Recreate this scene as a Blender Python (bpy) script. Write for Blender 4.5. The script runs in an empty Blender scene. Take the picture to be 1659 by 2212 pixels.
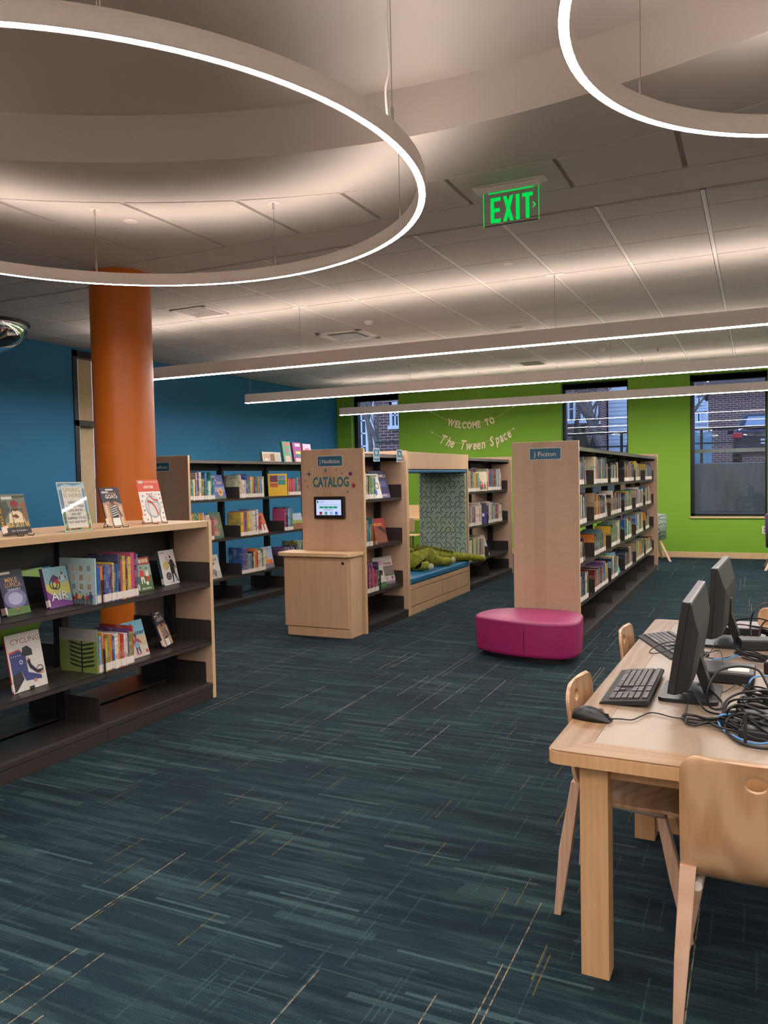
import bpy, bmesh, math, random
from mathutils import Vector, Matrix
PI = math.pi
COL = bpy.context.collection
SC = bpy.context.scene
random.seed(11)

def L(r, g, b):
    f = lambda c: c/12.92 if c <= .04045 else ((c+.055)/1.055)**2.4
    return (f(r/255), f(g/255), f(b/255), 1)

# ---------------------------------------------------------------- camera, sky, exposure
EYE = Vector((0, 0, 1.383))
yaw, pitch, roll = .438840136, .0421495983, -.0199753632
fw = Vector((-math.sin(yaw)*math.cos(pitch), math.cos(yaw)*math.cos(pitch), -math.sin(pitch)))
r0 = Vector((math.cos(yaw), math.sin(yaw), 0)); u0 = r0.cross(fw)
rv = math.cos(roll)*r0 + math.sin(roll)*u0
uv = -math.sin(roll)*r0 + math.cos(roll)*u0
cd = bpy.data.cameras.new('camera'); cam = bpy.data.objects.new('camera', cd); COL.objects.link(cam)
cam.matrix_world = Matrix(((rv.x, uv.x, -fw.x, EYE.x), (rv.y, uv.y, -fw.y, EYE.y), (rv.z, uv.z, -fw.z, EYE.z), (0, 0, 0, 1)))
cd.sensor_fit = 'VERTICAL'; cd.sensor_height = 24; cd.lens = 1720.6/2212*24; cd.clip_start = .02; cd.clip_end = 300
SC.camera = cam
SC.view_settings.view_transform = 'Standard'; SC.view_settings.look = 'None'
SC.view_settings.gamma = 1; SC.view_settings.use_curve_mapping = False
SC.view_settings.exposure = 0.95
SKY_STRENGTH = 1.25
LAMP_DOWN, LAMP_UP, LAMP_RING_UP, LAMP_RING = 45.0, 11.0, 20.0, 50.0
LAMP_COL = (1, .86, .77, 1); LAMP_WHITE = (1, .93, .9, 1)
w = bpy.data.worlds.new('evening_sky'); SC.world = w; w.use_nodes = True
_n = w.node_tree.nodes; _l = w.node_tree.links
_bg = _n['Background']; _bg.inputs['Strength'].default_value = SKY_STRENGTH
_tc = _n.new('ShaderNodeTexCoord'); _sx = _n.new('ShaderNodeSeparateXYZ'); _cr = _n.new('ShaderNodeValToRGB')
_l.new(_tc.outputs['Generated'], _sx.inputs[0]); _l.new(_sx.outputs['Z'], _cr.inputs[0]); _l.new(_cr.outputs[0], _bg.inputs[0])
_cr.color_ramp.elements[0].color = (.62, .74, 1.0, 1); _cr.color_ramp.elements[1].color = (.35, .52, .95, 1)
SC.cycles.max_bounces = 7; SC.cycles.diffuse_bounces = 4; SC.cycles.glossy_bounces = 3
SC.cycles.transmission_bounces = 4; SC.cycles.transparent_max_bounces = 8
SC.cycles.use_denoising = True; SC.cycles.sample_clamp_indirect = 4
SC.cycles.caustics_reflective = False; SC.cycles.caustics_refractive = False

# ---------------------------------------------------------------- materials
class NT:
    def __init__(s, name):
        s.m = bpy.data.materials.new(name); s.m.use_nodes = True
        s.t = s.m.node_tree; s.b = s.t.nodes['Principled BSDF']; s.out = s.t.nodes['Material Output']
    def n(s, ty, **kw):
        q = s.t.nodes.new('ShaderNode'+ty)
        for k, v in kw.items():
            if k in ('operation', 'blend_type', 'data_type', 'noise_dimensions', 'wave_type', 'bands_direction', 'feature'): setattr(q, k, v)
        return q
    def set(s, sock, v):
        if hasattr(v, 'links') or isinstance(v, bpy.types.NodeSocket): s.t.links.new(v, sock)
        elif v is not None: sock.default_value = v
    def math(s, op, a, b=None, c=None):
        q = s.n('Math', operation=op); s.set(q.inputs[0], a)
        if b is not None: s.set(q.inputs[1], b)
        if c is not None: s.set(q.inputs[2], c)
        return q.outputs[0]
    def coord(s, which='Object', scale=(1, 1, 1), rot=(0, 0, 0), loc=(0, 0, 0)):
        t = s.n('TexCoord'); m = s.n('Mapping'); s.t.links.new(t.outputs[which], m.inputs[0])
        m.inputs['Scale'].default_value = scale; m.inputs['Rotation'].default_value = rot; m.inputs['Location'].default_value = loc
        return m.outputs[0]
    def noise(s, vec, scale=5, detail=3, rough=.5, dist=0):
        q = s.n('TexNoise'); s.set(q.inputs['Vector'], vec); q.inputs['Scale'].default_value = scale
        q.inputs['Detail'].default_value = detail; q.inputs['Roughness'].default_value = rough; q.inputs['Distortion'].default_value = dist
        return q.outputs[0]
    def ramp(s, fac, stops):
        q = s.n('ValToRGB'); s.set(q.inputs[0], fac); e = q.color_ramp.elements
        while len(e) < len(stops): e.new(.5)
        for i, (p, c) in enumerate(stops):
            e[i].position = p; e[i].color = c if len(c) == 4 else (*c, 1)
        return q.outputs[0]
    def mix(s, fac, a, b, mode='MIX'):
        q = s.n('Mix', data_type='RGBA', blend_type=mode); s.set(q.inputs[0], fac); s.set(q.inputs[6], a); s.set(q.inputs[7], b)
        return q.outputs[2]
    def sep(s, v):
        q = s.n('SeparateXYZ'); s.set(q.inputs[0], v); return q.outputs
    def comb(s, x, y, z=0.0):
        q = s.n('CombineXYZ'); s.set(q.inputs[0], x); s.set(q.inputs[1], y); s.set(q.inputs[2], z); return q.outputs[0]
    def white(s, v):
        q = s.n('TexWhiteNoise'); q.noise_dimensions = '3D'; s.set(q.inputs[0], v); return q.outputs[0]
    def bump(s, h, strength=.2, dist=.01):
        q = s.n('Bump'); q.inputs['Strength'].default_value = strength; q.inputs['Distance'].default_value = dist
        s.set(q.inputs['Height'], h); s.t.links.new(q.outputs[0], s.b.inputs['Normal'])
    def fin(s, col=None, rough=.5, metal=0, spec=None, coat=None):
        if col is not None: s.set(s.b.inputs['Base Color'], col)
        s.set(s.b.inputs['Roughness'], rough); s.b.inputs['Metallic'].default_value = metal
        if spec is not None: s.b.inputs['Specular IOR Level'].default_value = spec
        if coat: s.b.inputs['Coat Weight'].default_value = coat
        return s.m

_cache = {}
def plain(r, g, b, rough=.5, metal=0, spec=None, var=.06, vs=30, bump=0, name=None):
    k = (r, g, b, rough, metal, spec, var, vs, bump, name)
    if k in _cache: return _cache[k]
    t = NT(name or 'surface_%d_%d_%d' % (r, g, b)); c = L(r, g, b)
    nz = t.noise(t.coord(), vs, 2)
    lo = tuple(x*(1-var) for x in c[:3])+(1,); hi = tuple(min(1, x*(1+var)) for x in c[:3])+(1,)
    if bump: t.bump(nz, bump, .004)
    m = t.fin(t.ramp(nz, [(.3, lo), (.7, hi)]), rough, metal, spec)
    _cache[k] = m; return m

def glow(name, col, strength):
    k = ('glow', name)
    if k in _cache: return _cache[k]
    t = NT(name); e = t.n('Emission'); e.inputs[0].default_value = col; e.inputs[1].default_value = strength
    t.t.links.new(e.outputs[0], t.out.inputs[0]); _cache[k] = t.m; return t.m

def wood(name, c1, c2, grain='Z', sc=1.0, rough=.42, fig=.5, coat=0, wv=.22):
    t = NT(name); s = {'X': (.12, 1, 1), 'Y': (1, .12, 1), 'Z': (1, 1, .12)}[grain]
    v = t.coord(scale=tuple(a*sc for a in s))
    a = t.noise(v, 9, 4, .6, fig); b = t.noise(t.coord(scale=tuple(q*sc for q in {'X': (.02, 1, 1), 'Y': (1, .02, 1), 'Z': (1, 1, .02)}[grain])), 160, 2)
    w1 = t.n('TexWave'); w1.bands_direction = {'X': 'Y', 'Y': 'X', 'Z': 'X'}[grain]
    t.set(w1.inputs[0], v); w1.inputs['Scale'].default_value = 6; w1.inputs['Distortion'].default_value = 9*fig+2; w1.inputs['Detail'].default_value = 2
    f = t.math('ADD', t.math('MULTIPLY', a, .6), t.math('ADD', t.math('MULTIPLY', w1.outputs[0], wv), t.math('MULTIPLY', b, .18+.2-wv if wv < .2 else .18)))
    t.bump(b, .04, .002)
    return t.fin(t.ramp(f, [(.25, c2), (.72, c1)]), rough, coat=coat)

M = {}
M['maple'] = wood('maple_veneer', L(205, 172, 138), L(186, 149, 113), 'Z', 1.0, .45, .35, 0, .05)
M['mapleY'] = wood('maple_plank', L(208, 176, 140), L(186, 150, 112), 'Y', 1.0, .4, .5)
M['edge'] = wood('maple_edge', L(222, 190, 148), L(204, 168, 124), 'Z', 2, .45, .2)
M['table'] = wood('ash_border', L(152, 122, 92), L(116, 84, 56), 'Y', 1.3, .42, 1.1, .0)
M['tableX'] = wood('ash_end_border', L(158, 127, 93), L(126, 92, 62), 'X', 1.3, .42, .8, .0)
M['leg'] = wood('ash_leg', L(206, 166, 120), L(180, 136, 92), 'Z', 2.5, .5, .25, 0, .08)
M['ply'] = wood('birch_ply', L(196, 158, 120), L(160, 116, 78), 'Z', .9, .33, 1.5, .15, .34)
M['beech'] = wood('beech_leg', L(208, 172, 146), L(190, 150, 122), 'Z', 3, .45, .2)
def veneer_panel():
    t = NT('rotary_veneer'); xyz = t.sep(t.coord())
    strip = t.math('FLOOR', t.math('MULTIPLY', xyz[0], 10.5))
    r = t.white(t.comb(strip, strip))
    fl = t.noise(t.coord(scale=(3, 3, 9)), 2.2, 4, .55, 1.2)
    fib = t.noise(t.coord(scale=(1, 1, .02)), 200, 2)
    f = t.math('ADD', t.math('MULTIPLY', r, .3), t.math('ADD', t.math('MULTIPLY', fl, .55), t.math('MULTIPLY', fib, .2)))
    return t.fin(t.ramp(f, [(.25, L(184, 150, 124)), (.8, L(208, 176, 148))]), .42)
M['veneer'] = veneer_panel()
M['metal'] = plain(62, 54, 50, .42, .25, None, .05, 200, .02, 'dark_bronze_steel')
M['metal2'] = plain(34, 31, 30, .5, .1, None, .05, 200, 0, 'black_steel')
M['canopy'] = plain(104, 96, 90, .38, .2, None, .05, 100, 0, 'canopy_steel')
M['black'] = plain(22, 21, 22, .38, 0, None, .08, 60, 0, 'black_plastic')
M['blackm'] = plain(26, 25, 26, .6, 0, None, .1, 300, .03, 'matt_black_plastic')
M['wire'] = plain(14, 14, 15, .45, 0, None, .05, 60, 0, 'black_wire')
M['white'] = plain(226, 218, 210, .5, 0, None, .02, 40, 0, 'white_paint')
M['fixture'] = plain(240, 228, 220, .45, 0, None, .02, 40, 0, 'fixture_enamel')
M['drywall'] = plain(214, 203, 194, .85, 0, None, .02, 3, 0, 'ceiling_drywall')
M['paper'] = plain(232, 226, 214, .8, 0, None, .04, 400, 0, 'book_pages')
M['sticker'] = plain(228, 216, 206, .6, 0, None, .03, 200, 0, 'call_number_paper')
M['steel'] = plain(150, 146, 140, .3, .9, None, .03, 50, 0, 'brushed_steel')
M['orange'] = plain(200, 102, 12, .42, 0, None, .04, 2, .0, 'orange_paint')
M['blue'] = plain(44, 118, 160, .75, 0, None, .02, 3, 0, 'blue_wall_paint')
M['green'] = plain(118, 164, 40, .75, 0, None, .02, 3, 0, 'green_wall_paint')
M['frame'] = plain(30, 27, 28, .4, .3, None, .03, 30, 0, 'bronze_window_frame')
M['cream'] = plain(214, 190, 150, .8, 0, None, .05, 20, 0, 'cream_blind')
def tile_mat():
    t = NT('acoustic_tile'); nz = t.noise(t.coord(), 260, 3); t.bump(nz, .15, .003)
    big = t.noise(t.coord(), 1.5, 1)
    return t.fin(t.mix(.12, t.ramp(nz, [(.35, L(206, 196, 187)), (.6, L(220, 210, 201))]), t.ramp(big, [(.4, L(206, 196, 187)), (.6, L(224, 214, 205))])), .9)
M['tile'] = tile_mat(); M['teebar'] = plain(236, 228, 220, .5, 0, None, .01, 40, 0, 'ceiling_tee')
def carpet():
    t = NT('carpet'); xyz = t.sep(t.coord()); x, y = xyz[0], xyz[1]
    def streak(wid, ln, thr, seed, along='x'):
        a, b = (x, y) if along == 'x' else (y, x)
        row = t.math('FLOOR', t.math('MULTIPLY', b, 1/wid))
        off = t.math('MULTIPLY', t.white(t.comb(row, seed, 1.5)), 7.0)
        cell = t.math('FLOOR', t.math('ADD', t.math('MULTIPLY', a, 1/ln), off))
        r = t.white(t.comb(row, cell, seed))
        return t.math('GREATER_THAN', r, thr), r
    base = t.ramp(t.noise(t.coord(scale=(.5, 4, 1)), 1.6, 3, .6), [(.35, L(19, 33, 41)), (.65, L(29, 47, 54))])
    blk = t.white(t.comb(t.math('FLOOR', t.math('MULTIPLY', x, 1/.915)), t.math('FLOOR', t.math('MULTIPLY', t.math('ADD', y, t.math('MULTIPLY', t.math('FLOOR', t.math('MULTIPLY', x, 1/.915)), .23)), 1/.457)), 3.0))
    base = t.mix(t.math('MULTIPLY', blk, .35), base, L(15, 28, 38))
    fadex = t.noise(t.coord(scale=(1.1, 14, 1)), 1.7, 4, .72)
    fd = t.ramp(fadex, [(.47, (0, 0, 0)), (.62, (1, 1, 1))])
    c = t.mix(t.math('MULTIPLY', fd, .4), base, L(58, 78, 82))
    for wid, ln, thr, seed, k in ((.012, .30, .978, 1.0, .75), (.024, .4, .98, 2.0, .5), (.006, .22, .978, 3.0, .4), (.04, .35, .985, 9.0, .35)):
        m, r = streak(wid, ln, thr, seed)
        c = t.mix(t.math('MULTIPLY', m, k), c, L(60, 82, 85))
    for wid, ln, thr, seed, k, colr in ((.005, .2, .976, 4.0, .5, L(62, 84, 88)), (.004, .2, .9945, 5.0, .7, L(112, 98, 34)), (.0038, .55, .9976, 6.0, .7, L(176, 156, 126)), (.004, 1.1, .9972, 7.0, .55, L(170, 150, 122))):
        m, r = streak(wid, ln, thr, seed, 'y')
        dash = t.ramp(t.noise(t.coord(scale=(1, 34, 1)), 1.0, 3, .7), [(.38, (.15, .15, .15)), (.56, (1, 1, 1))])
        c = t.mix(t.math('MULTIPLY', t.math('MULTIPLY', m, dash), k), c, colr)
    loop = t.noise(t.coord(), 330, 2, .6)
    c = t.mix(.8, c, t.mix(1.0, c, t.ramp(loop, [(.35, (.35, .35, .35)), (.65, (1.5, 1.5, 1.5))]), 'MULTIPLY'))
    t.bump(loop, .35, .004)
    return t.fin(c, .95, spec=.15)
M['carpet'] = carpet()
def fabric_arcs():
    t = NT('arc_pattern_fabric'); xyz = t.sep(t.coord()); s = 1/.062
    hx = t.math('MULTIPLY', t.math('ADD', xyz[0], xyz[1]), s); hz = t.math('MULTIPLY', xyz[2], s)
    fx, fz = t.math('FRACT', hx), t.math('FRACT', hz)
    r = t.white(t.comb(t.math('FLOOR', hx), t.math('FLOOR', hz), 2.0))
    flip = t.math('GREATER_THAN', r, .5); gx = t.math('ABSOLUTE', t.math('SUBTRACT', fx, flip))
    d = t.math('SQRT', t.math('ADD', t.math('MULTIPLY', gx, gx), t.math('MULTIPLY', fz, fz)))
    g2, z2 = t.math('SUBTRACT', 1.0, gx), t.math('SUBTRACT', 1.0, fz)
    d2 = t.math('SQRT', t.math('ADD', t.math('MULTIPLY', g2, g2), t.math('MULTIPLY', z2, z2)))
    on1 = t.math('LESS_THAN', t.math('ABSOLUTE', t.math('SUBTRACT', d, .5)), .07)
    on2 = t.math('MULTIPLY', t.math('LESS_THAN', t.math('ABSOLUTE', t.math('SUBTRACT', d2, .5)), .07), t.math('GREATER_THAN', t.math('FRACT', t.math('MULTIPLY', r, 7.3)), .45))
    m = t.math('MAXIMUM', on1, on2)
    wv = t.noise(t.coord(), 500, 1)
    base = t.ramp(wv, [(.3, L(146, 166, 146)), (.7, L(160, 178, 158))])
    return t.fin(t.mix(m, base, L(58, 74, 84)), .85)
M['arcs'] = fabric_arcs()
M['vinyl_blue'] = plain(34, 104, 140, .4, 0, None, .05, 6, 0, 'blue_vinyl')
M['vinyl_pink'] = plain(150, 30, 92, .5, 0, None, .05, 8, .05, 'magenta_vinyl')
M['pinktop'] = plain(148, 40, 92, .45, 0, None, .05, 8, .05, 'magenta_top_vinyl')
def plush():
    t = NT('green_plush'); n1 = t.noise(t.coord(), 16, 4, .6, .5); n2 = t.noise(t.coord(), 400, 2); t.bump(n2, .5, .004)
    return t.fin(t.ramp(n1, [(.3, L(84, 92, 10)), (.7, L(150, 152, 34))]), .9)
M['plush'] = plush()
def lamin():
    t = NT('stone_laminate'); n1 = t.noise(t.coord(scale=(1, .35, 1)), 14, 5, .6, 1.5); n2 = t.noise(t.coord(), 4, 3)
    c = t.ramp(n1, [(.3, L(128, 107, 88)), (.42, L(144, 124, 105)), (.8, L(150, 132, 112))])
    return t.fin(t.mix(.3, c, t.ramp(n2, [(.3, L(135, 116, 98)), (.7, L(151, 132, 113))])), .35)
M['lamin'] = lamin()
def glass():
    t = NT('window_glass'); fr = t.n('Fresnel'); fr.inputs[0].default_value = 1.5
    g = t.n('BsdfGlossy'); g.inputs['Roughness'].default_value = .0; tr = t.n('BsdfTransparent'); tr.inputs[0].default_value = (.9, .94, .97, 1)
    mx = t.n('MixShader'); l = t.t.links; bf = t.math('SUBTRACT', 1.0, t.n('NewGeometry').outputs['Backfacing']); l.new(t.math('MULTIPLY', t.math('MULTIPLY', fr.outputs[0], 1.3), bf), mx.inputs[0]); l.new(tr.outputs[0], mx.inputs[1]); l.new(g.outputs[0], mx.inputs[2]); l.new(mx.outputs[0], t.out.inputs[0])
    return t.m
M['glass'] = glass()
def clear(name, tint, k=.25):
    t = NT(name); fr = t.n('Fresnel'); fr.inputs[0].default_value = 1.45
    g = t.n('BsdfGlossy'); g.inputs['Roughness'].default_value = .03; tr = t.n('BsdfTransparent'); tr.inputs[0].default_value = tint
    mx = t.n('MixShader'); l = t.t.links; bf = t.math('SUBTRACT', 1.0, t.n('NewGeometry').outputs['Backfacing']); l.new(t.math('MULTIPLY', fr.outputs[0], bf), mx.inputs[0]); l.new(tr.outputs[0], mx.inputs[1]); l.new(g.outputs[0], mx.inputs[2]); l.new(mx.outputs[0], t.out.inputs[0])
    return t.m
M['acrylic'] = clear('clear_acrylic', (.93, .95, .93, 1))
M['mirror'] = plain(225, 228, 226, .04, 1, None, .0, 5, 0, 'mirror_dome')
def brick(name, c1, c2, mort, sc=1.0, axis='XZ'):
    t = NT(name); xyz = t.sep(t.coord()); b = t.n('TexBrick')
    t.set(b.inputs['Vector'], t.comb(xyz[0] if axis == 'XZ' else xyz[1], xyz[2])); b.inputs['Scale'].default_value = sc
    b.inputs['Color1'].default_value = c1; b.inputs['Color2'].default_value = c2; b.inputs['Mortar'].default_value = mort
    b.inputs['Brick Width'].default_value = .22; b.inputs['Row Height'].default_value = .075; b.inputs['Mortar Size'].default_value = .009
    return t.fin(b.outputs[0], .9)
M['brick'] = brick('red_brick', L(126, 84, 76), L(96, 66, 64), L(176, 168, 166))
def concrete():
    t = NT('stained_concrete'); a = t.noise(t.coord(scale=(1, 1, .25)), 2.2, 5, .65); b = t.noise(t.coord(), 30, 3)
    return t.fin(t.mix(.3, t.ramp(a, [(.32, L(78, 76, 76)), (.68, L(132, 128, 124))]), t.ramp(b, [(.3, L(84, 80, 78)), (.7, L(136, 132, 126))])), .9)
M['concrete'] = concrete()
def siding():
    t = NT('white_clapboard'); xyz = t.sep(t.coord()); f = t.math('FRACT', t.math('MULTIPLY', xyz[2], 8.0))
    return t.fin(t.mix(t.math('LESS_THAN', f, .18), L(214, 224, 236), L(150, 164, 184)), .7)
M['siding'] = siding()
M['trimwhite'] = plain(222, 232, 244, .6, 0, None, .02, 20, 0, 'outdoor_white_trim')
M['darkpane'] = plain(40, 50, 66, .15, 0, None, .1, 3, 0, 'dark_window_pane')
M['bark'] = plain(112, 100, 96, .9, 0, None, .25, 20, .3, 'grey_bark')
M['hedge'] = plain(58, 62, 46, .95, 0, None, .4, 30, .5, 'evergreen_foliage')
M['asphalt'] = plain(110, 118, 130, .9, 0, None, .1, 10, 0, 'asphalt')
M['fence'] = plain(110, 160, 176, .8, 0, None, .06, 20, 0, 'pale_blue_board_fence')
M['roof'] = plain(96, 90, 92, .9, 0, None, .1, 30, 0, 'shingle_roof')

# ---------------------------------------------------------------- mesh helpers
class MB:
    def __init__(s): s.v = []; s.f = []; s.mi = []; s.sm = []
    def add(s, vs, fs, mi=0, T=None, smooth=False):
        b = len(s.v)
        s.v += [tuple(T @ Vector(p)) if T else tuple(p) for p in vs]
        for f in fs: s.f.append(tuple(i+b for i in f)); s.mi.append(mi); s.sm.append(smooth)
        return s
    def box(s, x0, x1, y0, y1, z0, z1, mi=0, T=None):
        v = [(x0, y0, z0), (x1, y0, z0), (x1, y1, z0), (x0, y1, z0), (x0, y0, z1), (x1, y0, z1), (x1, y1, z1), (x0, y1, z1)]
        return s.add(v, [(3, 2, 1, 0), (4, 5, 6, 7), (0, 1, 5, 4), (1, 2, 6, 5), (2, 3, 7, 6), (3, 0, 4, 7)], mi, T)
    def prism(s, pts, a, b, ax='z', mi=0, T=None, smooth=False):
        n = len(pts); mk = {'z': lambda p, h: (p[0], p[1], h), 'y': lambda p, h: (p[0], h, p[1]), 'x': lambda p, h: (h, p[0], p[1])}[ax]
        v = [mk(p, a) for p in pts]+[mk(p, b) for p in pts]
        s.add(v, [tuple(range(n))[::-1], tuple(range(n, 2*n))], mi, T)
        return s.add(v, [(i, (i+1) % n, n+(i+1) % n, n+i) for i in range(n)], mi, T, smooth)
    def loft(s, rings, mi=0, T=None, cap=True, smooth=True, closed=True):
        n = len(rings[0]); v = [p for r in rings for p in r]; f = []
        for j in range(len(rings)-1):
            for i in range(n if closed else n-1):
                f.append((j*n+i, j*n+(i+1) % n, (j+1)*n+(i+1) % n, (j+1)*n+i))
        s.add(v, f, mi, T, smooth)
        if cap:
            s.add([p for p in rings[0]], [tuple(range(n))[::-1]], mi, T); s.add([p for p in rings[-1]], [tuple(range(n))], mi, T)
        return s
    def lathe(s, prof, n=24, mi=0, T=None, cap=True):
        return s.loft([[(r*math.cos(2*PI*i/n), r*math.sin(2*PI*i/n), z) for i in range(n)] for r, z in prof], mi, T, cap)
    def tube(s, pts, r, n=8, mi=0, T=None):
        P = [Vector(p) for p in pts]; rings = []; up = Vector((0, 0, 1))
        R = r if isinstance(r, (list, tuple)) else [r]*len(P)
        t0 = (P[1]-P[0]).normalized()
        nrm = t0.cross(up) if abs(t0.dot(up)) < .95 else t0.cross(Vector((1, 0, 0)))
        nrm.normalize()
        for i, p in enumerate(P):
            t = (P[min(i+1, len(P)-1)]-P[max(i-1, 0)]).normalized()
            nrm = (nrm-t*nrm.dot(t))
            if nrm.length < 1e-6: nrm = t.orthogonal()
            nrm.normalize(); bn = t.cross(nrm)
            rings.append([tuple(p+(nrm*math.cos(2*PI*k/n)+bn*math.sin(2*PI*k/n))*R[i]) for k in range(n)])
        return s.loft(rings, mi, T)
    def ball(s, c, r, mi=0, n=12, sz=(1, 1, 1), T=None):
        rings = []
        for j in range(1, n//2):
            a = PI*j/(n//2); rings.append([(c[0]+r*sz[0]*math.sin(a)*math.cos(2*PI*i/n), c[1]+r*sz[1]*math.sin(a)*math.sin(2*PI*i/n), c[2]-r*sz[2]*math.cos(a)) for i in range(n)])
        return s.loft(rings, mi, T)
    def build(s, name, mats, parent=None, bevel=0, subd=0, seg=2):
        me = bpy.data.meshes.new(name); me.from_pydata(s.v, [], s.f); me.update()
        if not isinstance(mats, (list, tuple)): mats = [mats]
        for m in mats: me.materials.append(m)
        me.polygons.foreach_set('material_index', s.mi); me.polygons.foreach_set('use_smooth', s.sm)
        o = bpy.data.objects.new(name, me); COL.objects.link(o)
        if parent: o.parent = parent
        if bevel:
            b = o.modifiers.new('bevel', 'BEVEL'); b.width = bevel; b.segments = seg; b.limit_method = 'ANGLE'; b.angle_limit = .6
        if subd:
            d = o.modifiers.new('sub', 'SUBSURF'); d.levels = subd; d.render_levels = subd
        return o

def tag(o, label, cat, group=None, kind=None):
    if label: o['label'] = label
    if cat: o['category'] = cat
    if group: o['group'] = group
    if kind: o['kind'] = kind
    return o
def struct(o): o['kind'] = 'structure'; return o
def empty(name, loc=(0, 0, 0), rz=0, label=None, cat=None, group=None):
    o = bpy.data.objects.new(name, None); COL.objects.link(o); o.location = loc; o.rotation_euler = (0, 0, rz); o.empty_display_size = .05
    return tag(o, label, cat, group)
def bx(name, mat, x0, x1, y0, y1, z0, z1, parent=None, bevel=0): return MB().box(x0, x1, y0, y1, z0, z1).build(name, mat, parent, bevel)
def copy_tree(o, parent=None):
    c = o.copy(); COL.objects.link(c)
    if parent: c.parent = parent
    for ch in o.children: copy_tree(ch, c)
    return c
def smooth_path(P, n=6, closed=False):
    P = [Vector(p) for p in P]; out = []; N = len(P)
    for i in range(N if closed else N-1):
        a, b, c, d = (P[(i-1) % N], P[i], P[(i+1) % N], P[(i+2) % N]) if closed else (P[max(i-1, 0)], P[i], P[i+1], P[min(i+2, N-1)])
        for k in range(n):
            t = k/n; out.append(.5*((2*b)+(c-a)*t+(2*a-5*b+4*c-d)*t*t+(3*b-a-3*c+d)*t**3))
    if not closed: out.append(P[-1])
    return [tuple(p) for p in out]
def text_geo(txt, size=1, bold=0, sx=1, shear=0, align='CENTER', spacing=1):
    k = ('txt', txt, size, bold, sx, shear, align, spacing)
    if k in _cache: return _cache[k]
    cu = bpy.data.curves.new('t', 'FONT'); cu.body = txt; cu.size = size; cu.offset = bold; cu.shear = shear
    cu.align_x = align; cu.align_y = 'CENTER'; cu.space_character = spacing; cu.resolution_u = 2
    ob = bpy.data.objects.new('t', cu); COL.objects.link(ob); dg = bpy.context.evaluated_depsgraph_get()
    me = bpy.data.meshes.new_from_object(ob.evaluated_get(dg))
    r = ([(v.co.x*sx, v.co.y) for v in me.vertices], [tuple(p.vertices) for p in me.polygons])
    bpy.data.objects.remove(ob); bpy.data.curves.remove(cu); bpy.data.meshes.remove(me)
    _cache[k] = r; return r
class Print:
    """flat ink in local u (right), v (up); front faces local -Y"""
    def __init__(s, y=0): s.mb = MB(); s.mats = []; s.y = y; s.k = 0
    def m(s, c):
        mt = c if isinstance(c, bpy.types.Material) else plain(*c, .5, 0, None, .08, 60, 0)
        if mt not in s.mats: s.mats.append(mt)
        return s.mats.index(mt)
    def poly(s, pts, c):
        s.k += 1; y = s.y-.00025*(1+s.k*.35)
        s.mb.add([(u, y, v) for u, v in pts], [tuple(range(len(pts)))], s.m(c)); return s
    def rect(s, u0, u1, v0, v1, c): return s.poly([(u0, v0), (u1, v0), (u1, v1), (u0, v1)], c)
    def disc(s, u, v, ru, rv, c, n=20): return s.poly([(u+ru*math.cos(2*PI*i/n), v+rv*math.sin(2*PI*i/n)) for i in range(n)], c)
    def ring(s, u, v, r0, r1, c, n=24, a0=0, a1=2*PI):
        s.k += 1; y = s.y-.00025*(1+s.k*.35); vs = []
        for i in range(n+1):
            a = a0+(a1-a0)*i/n; vs += [(u+r0*math.cos(a), y, v+r0*math.sin(a)), (u+r1*math.cos(a), y, v+r1*math.sin(a))]
        s.mb.add(vs, [(2*i, 2*i+1, 2*i+3, 2*i+2) for i in range(n)], s.m(c)); return s
    def text(s, t, u, v, h, c, bold=0, sx=1, align='CENTER', shear=0, rot=0, fit=None, spacing=1):
        V, F = text_geo(t, h*1.38, bold*h, 1, shear, align, spacing); s.k += 1; y = s.y-.00025*(1+s.k*.35)
        if fit:
            wd = max(p[0] for p in V)-min(p[0] for p in V); sx = fit/wd
        ca, sa = math.cos(rot), math.sin(rot)
        s.mb.add([(u+p[0]*sx*ca-p[1]*sa, y, v+p[0]*sx*sa+p[1]*ca) for p in V], F, s.m(c)); return s
    def star(s, u, v, r0, r1, n, c, rot=0, sv=1):
        return s.poly([(u+(r0 if i % 2 == 0 else r1)*math.sin(rot+PI*i/n), v+sv*(r0 if i % 2 == 0 else r1)*math.cos(rot+PI*i/n)) for i in range(2*n)], c)
    def build(s, name, parent): return s.mb.build(name, s.mats, parent)

# ================================================================= THE ROOM
HC = 3.037; XW = -7.437; YG = 13.773; XE = 6.4; YB = -2.6
struct(bx('floor', M['carpet'], XW-.2, XE+.2, YB-.2, YG+.3, -.1, 0))
struct(bx('wall_back', M['white'], XW-.2, XE+.2, YB-.2, YB, 0, 3.5))
struct(bx('wall_right', M['white'], XE, XE+.2, YB, YG+.3, 0, 3.5))
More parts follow.
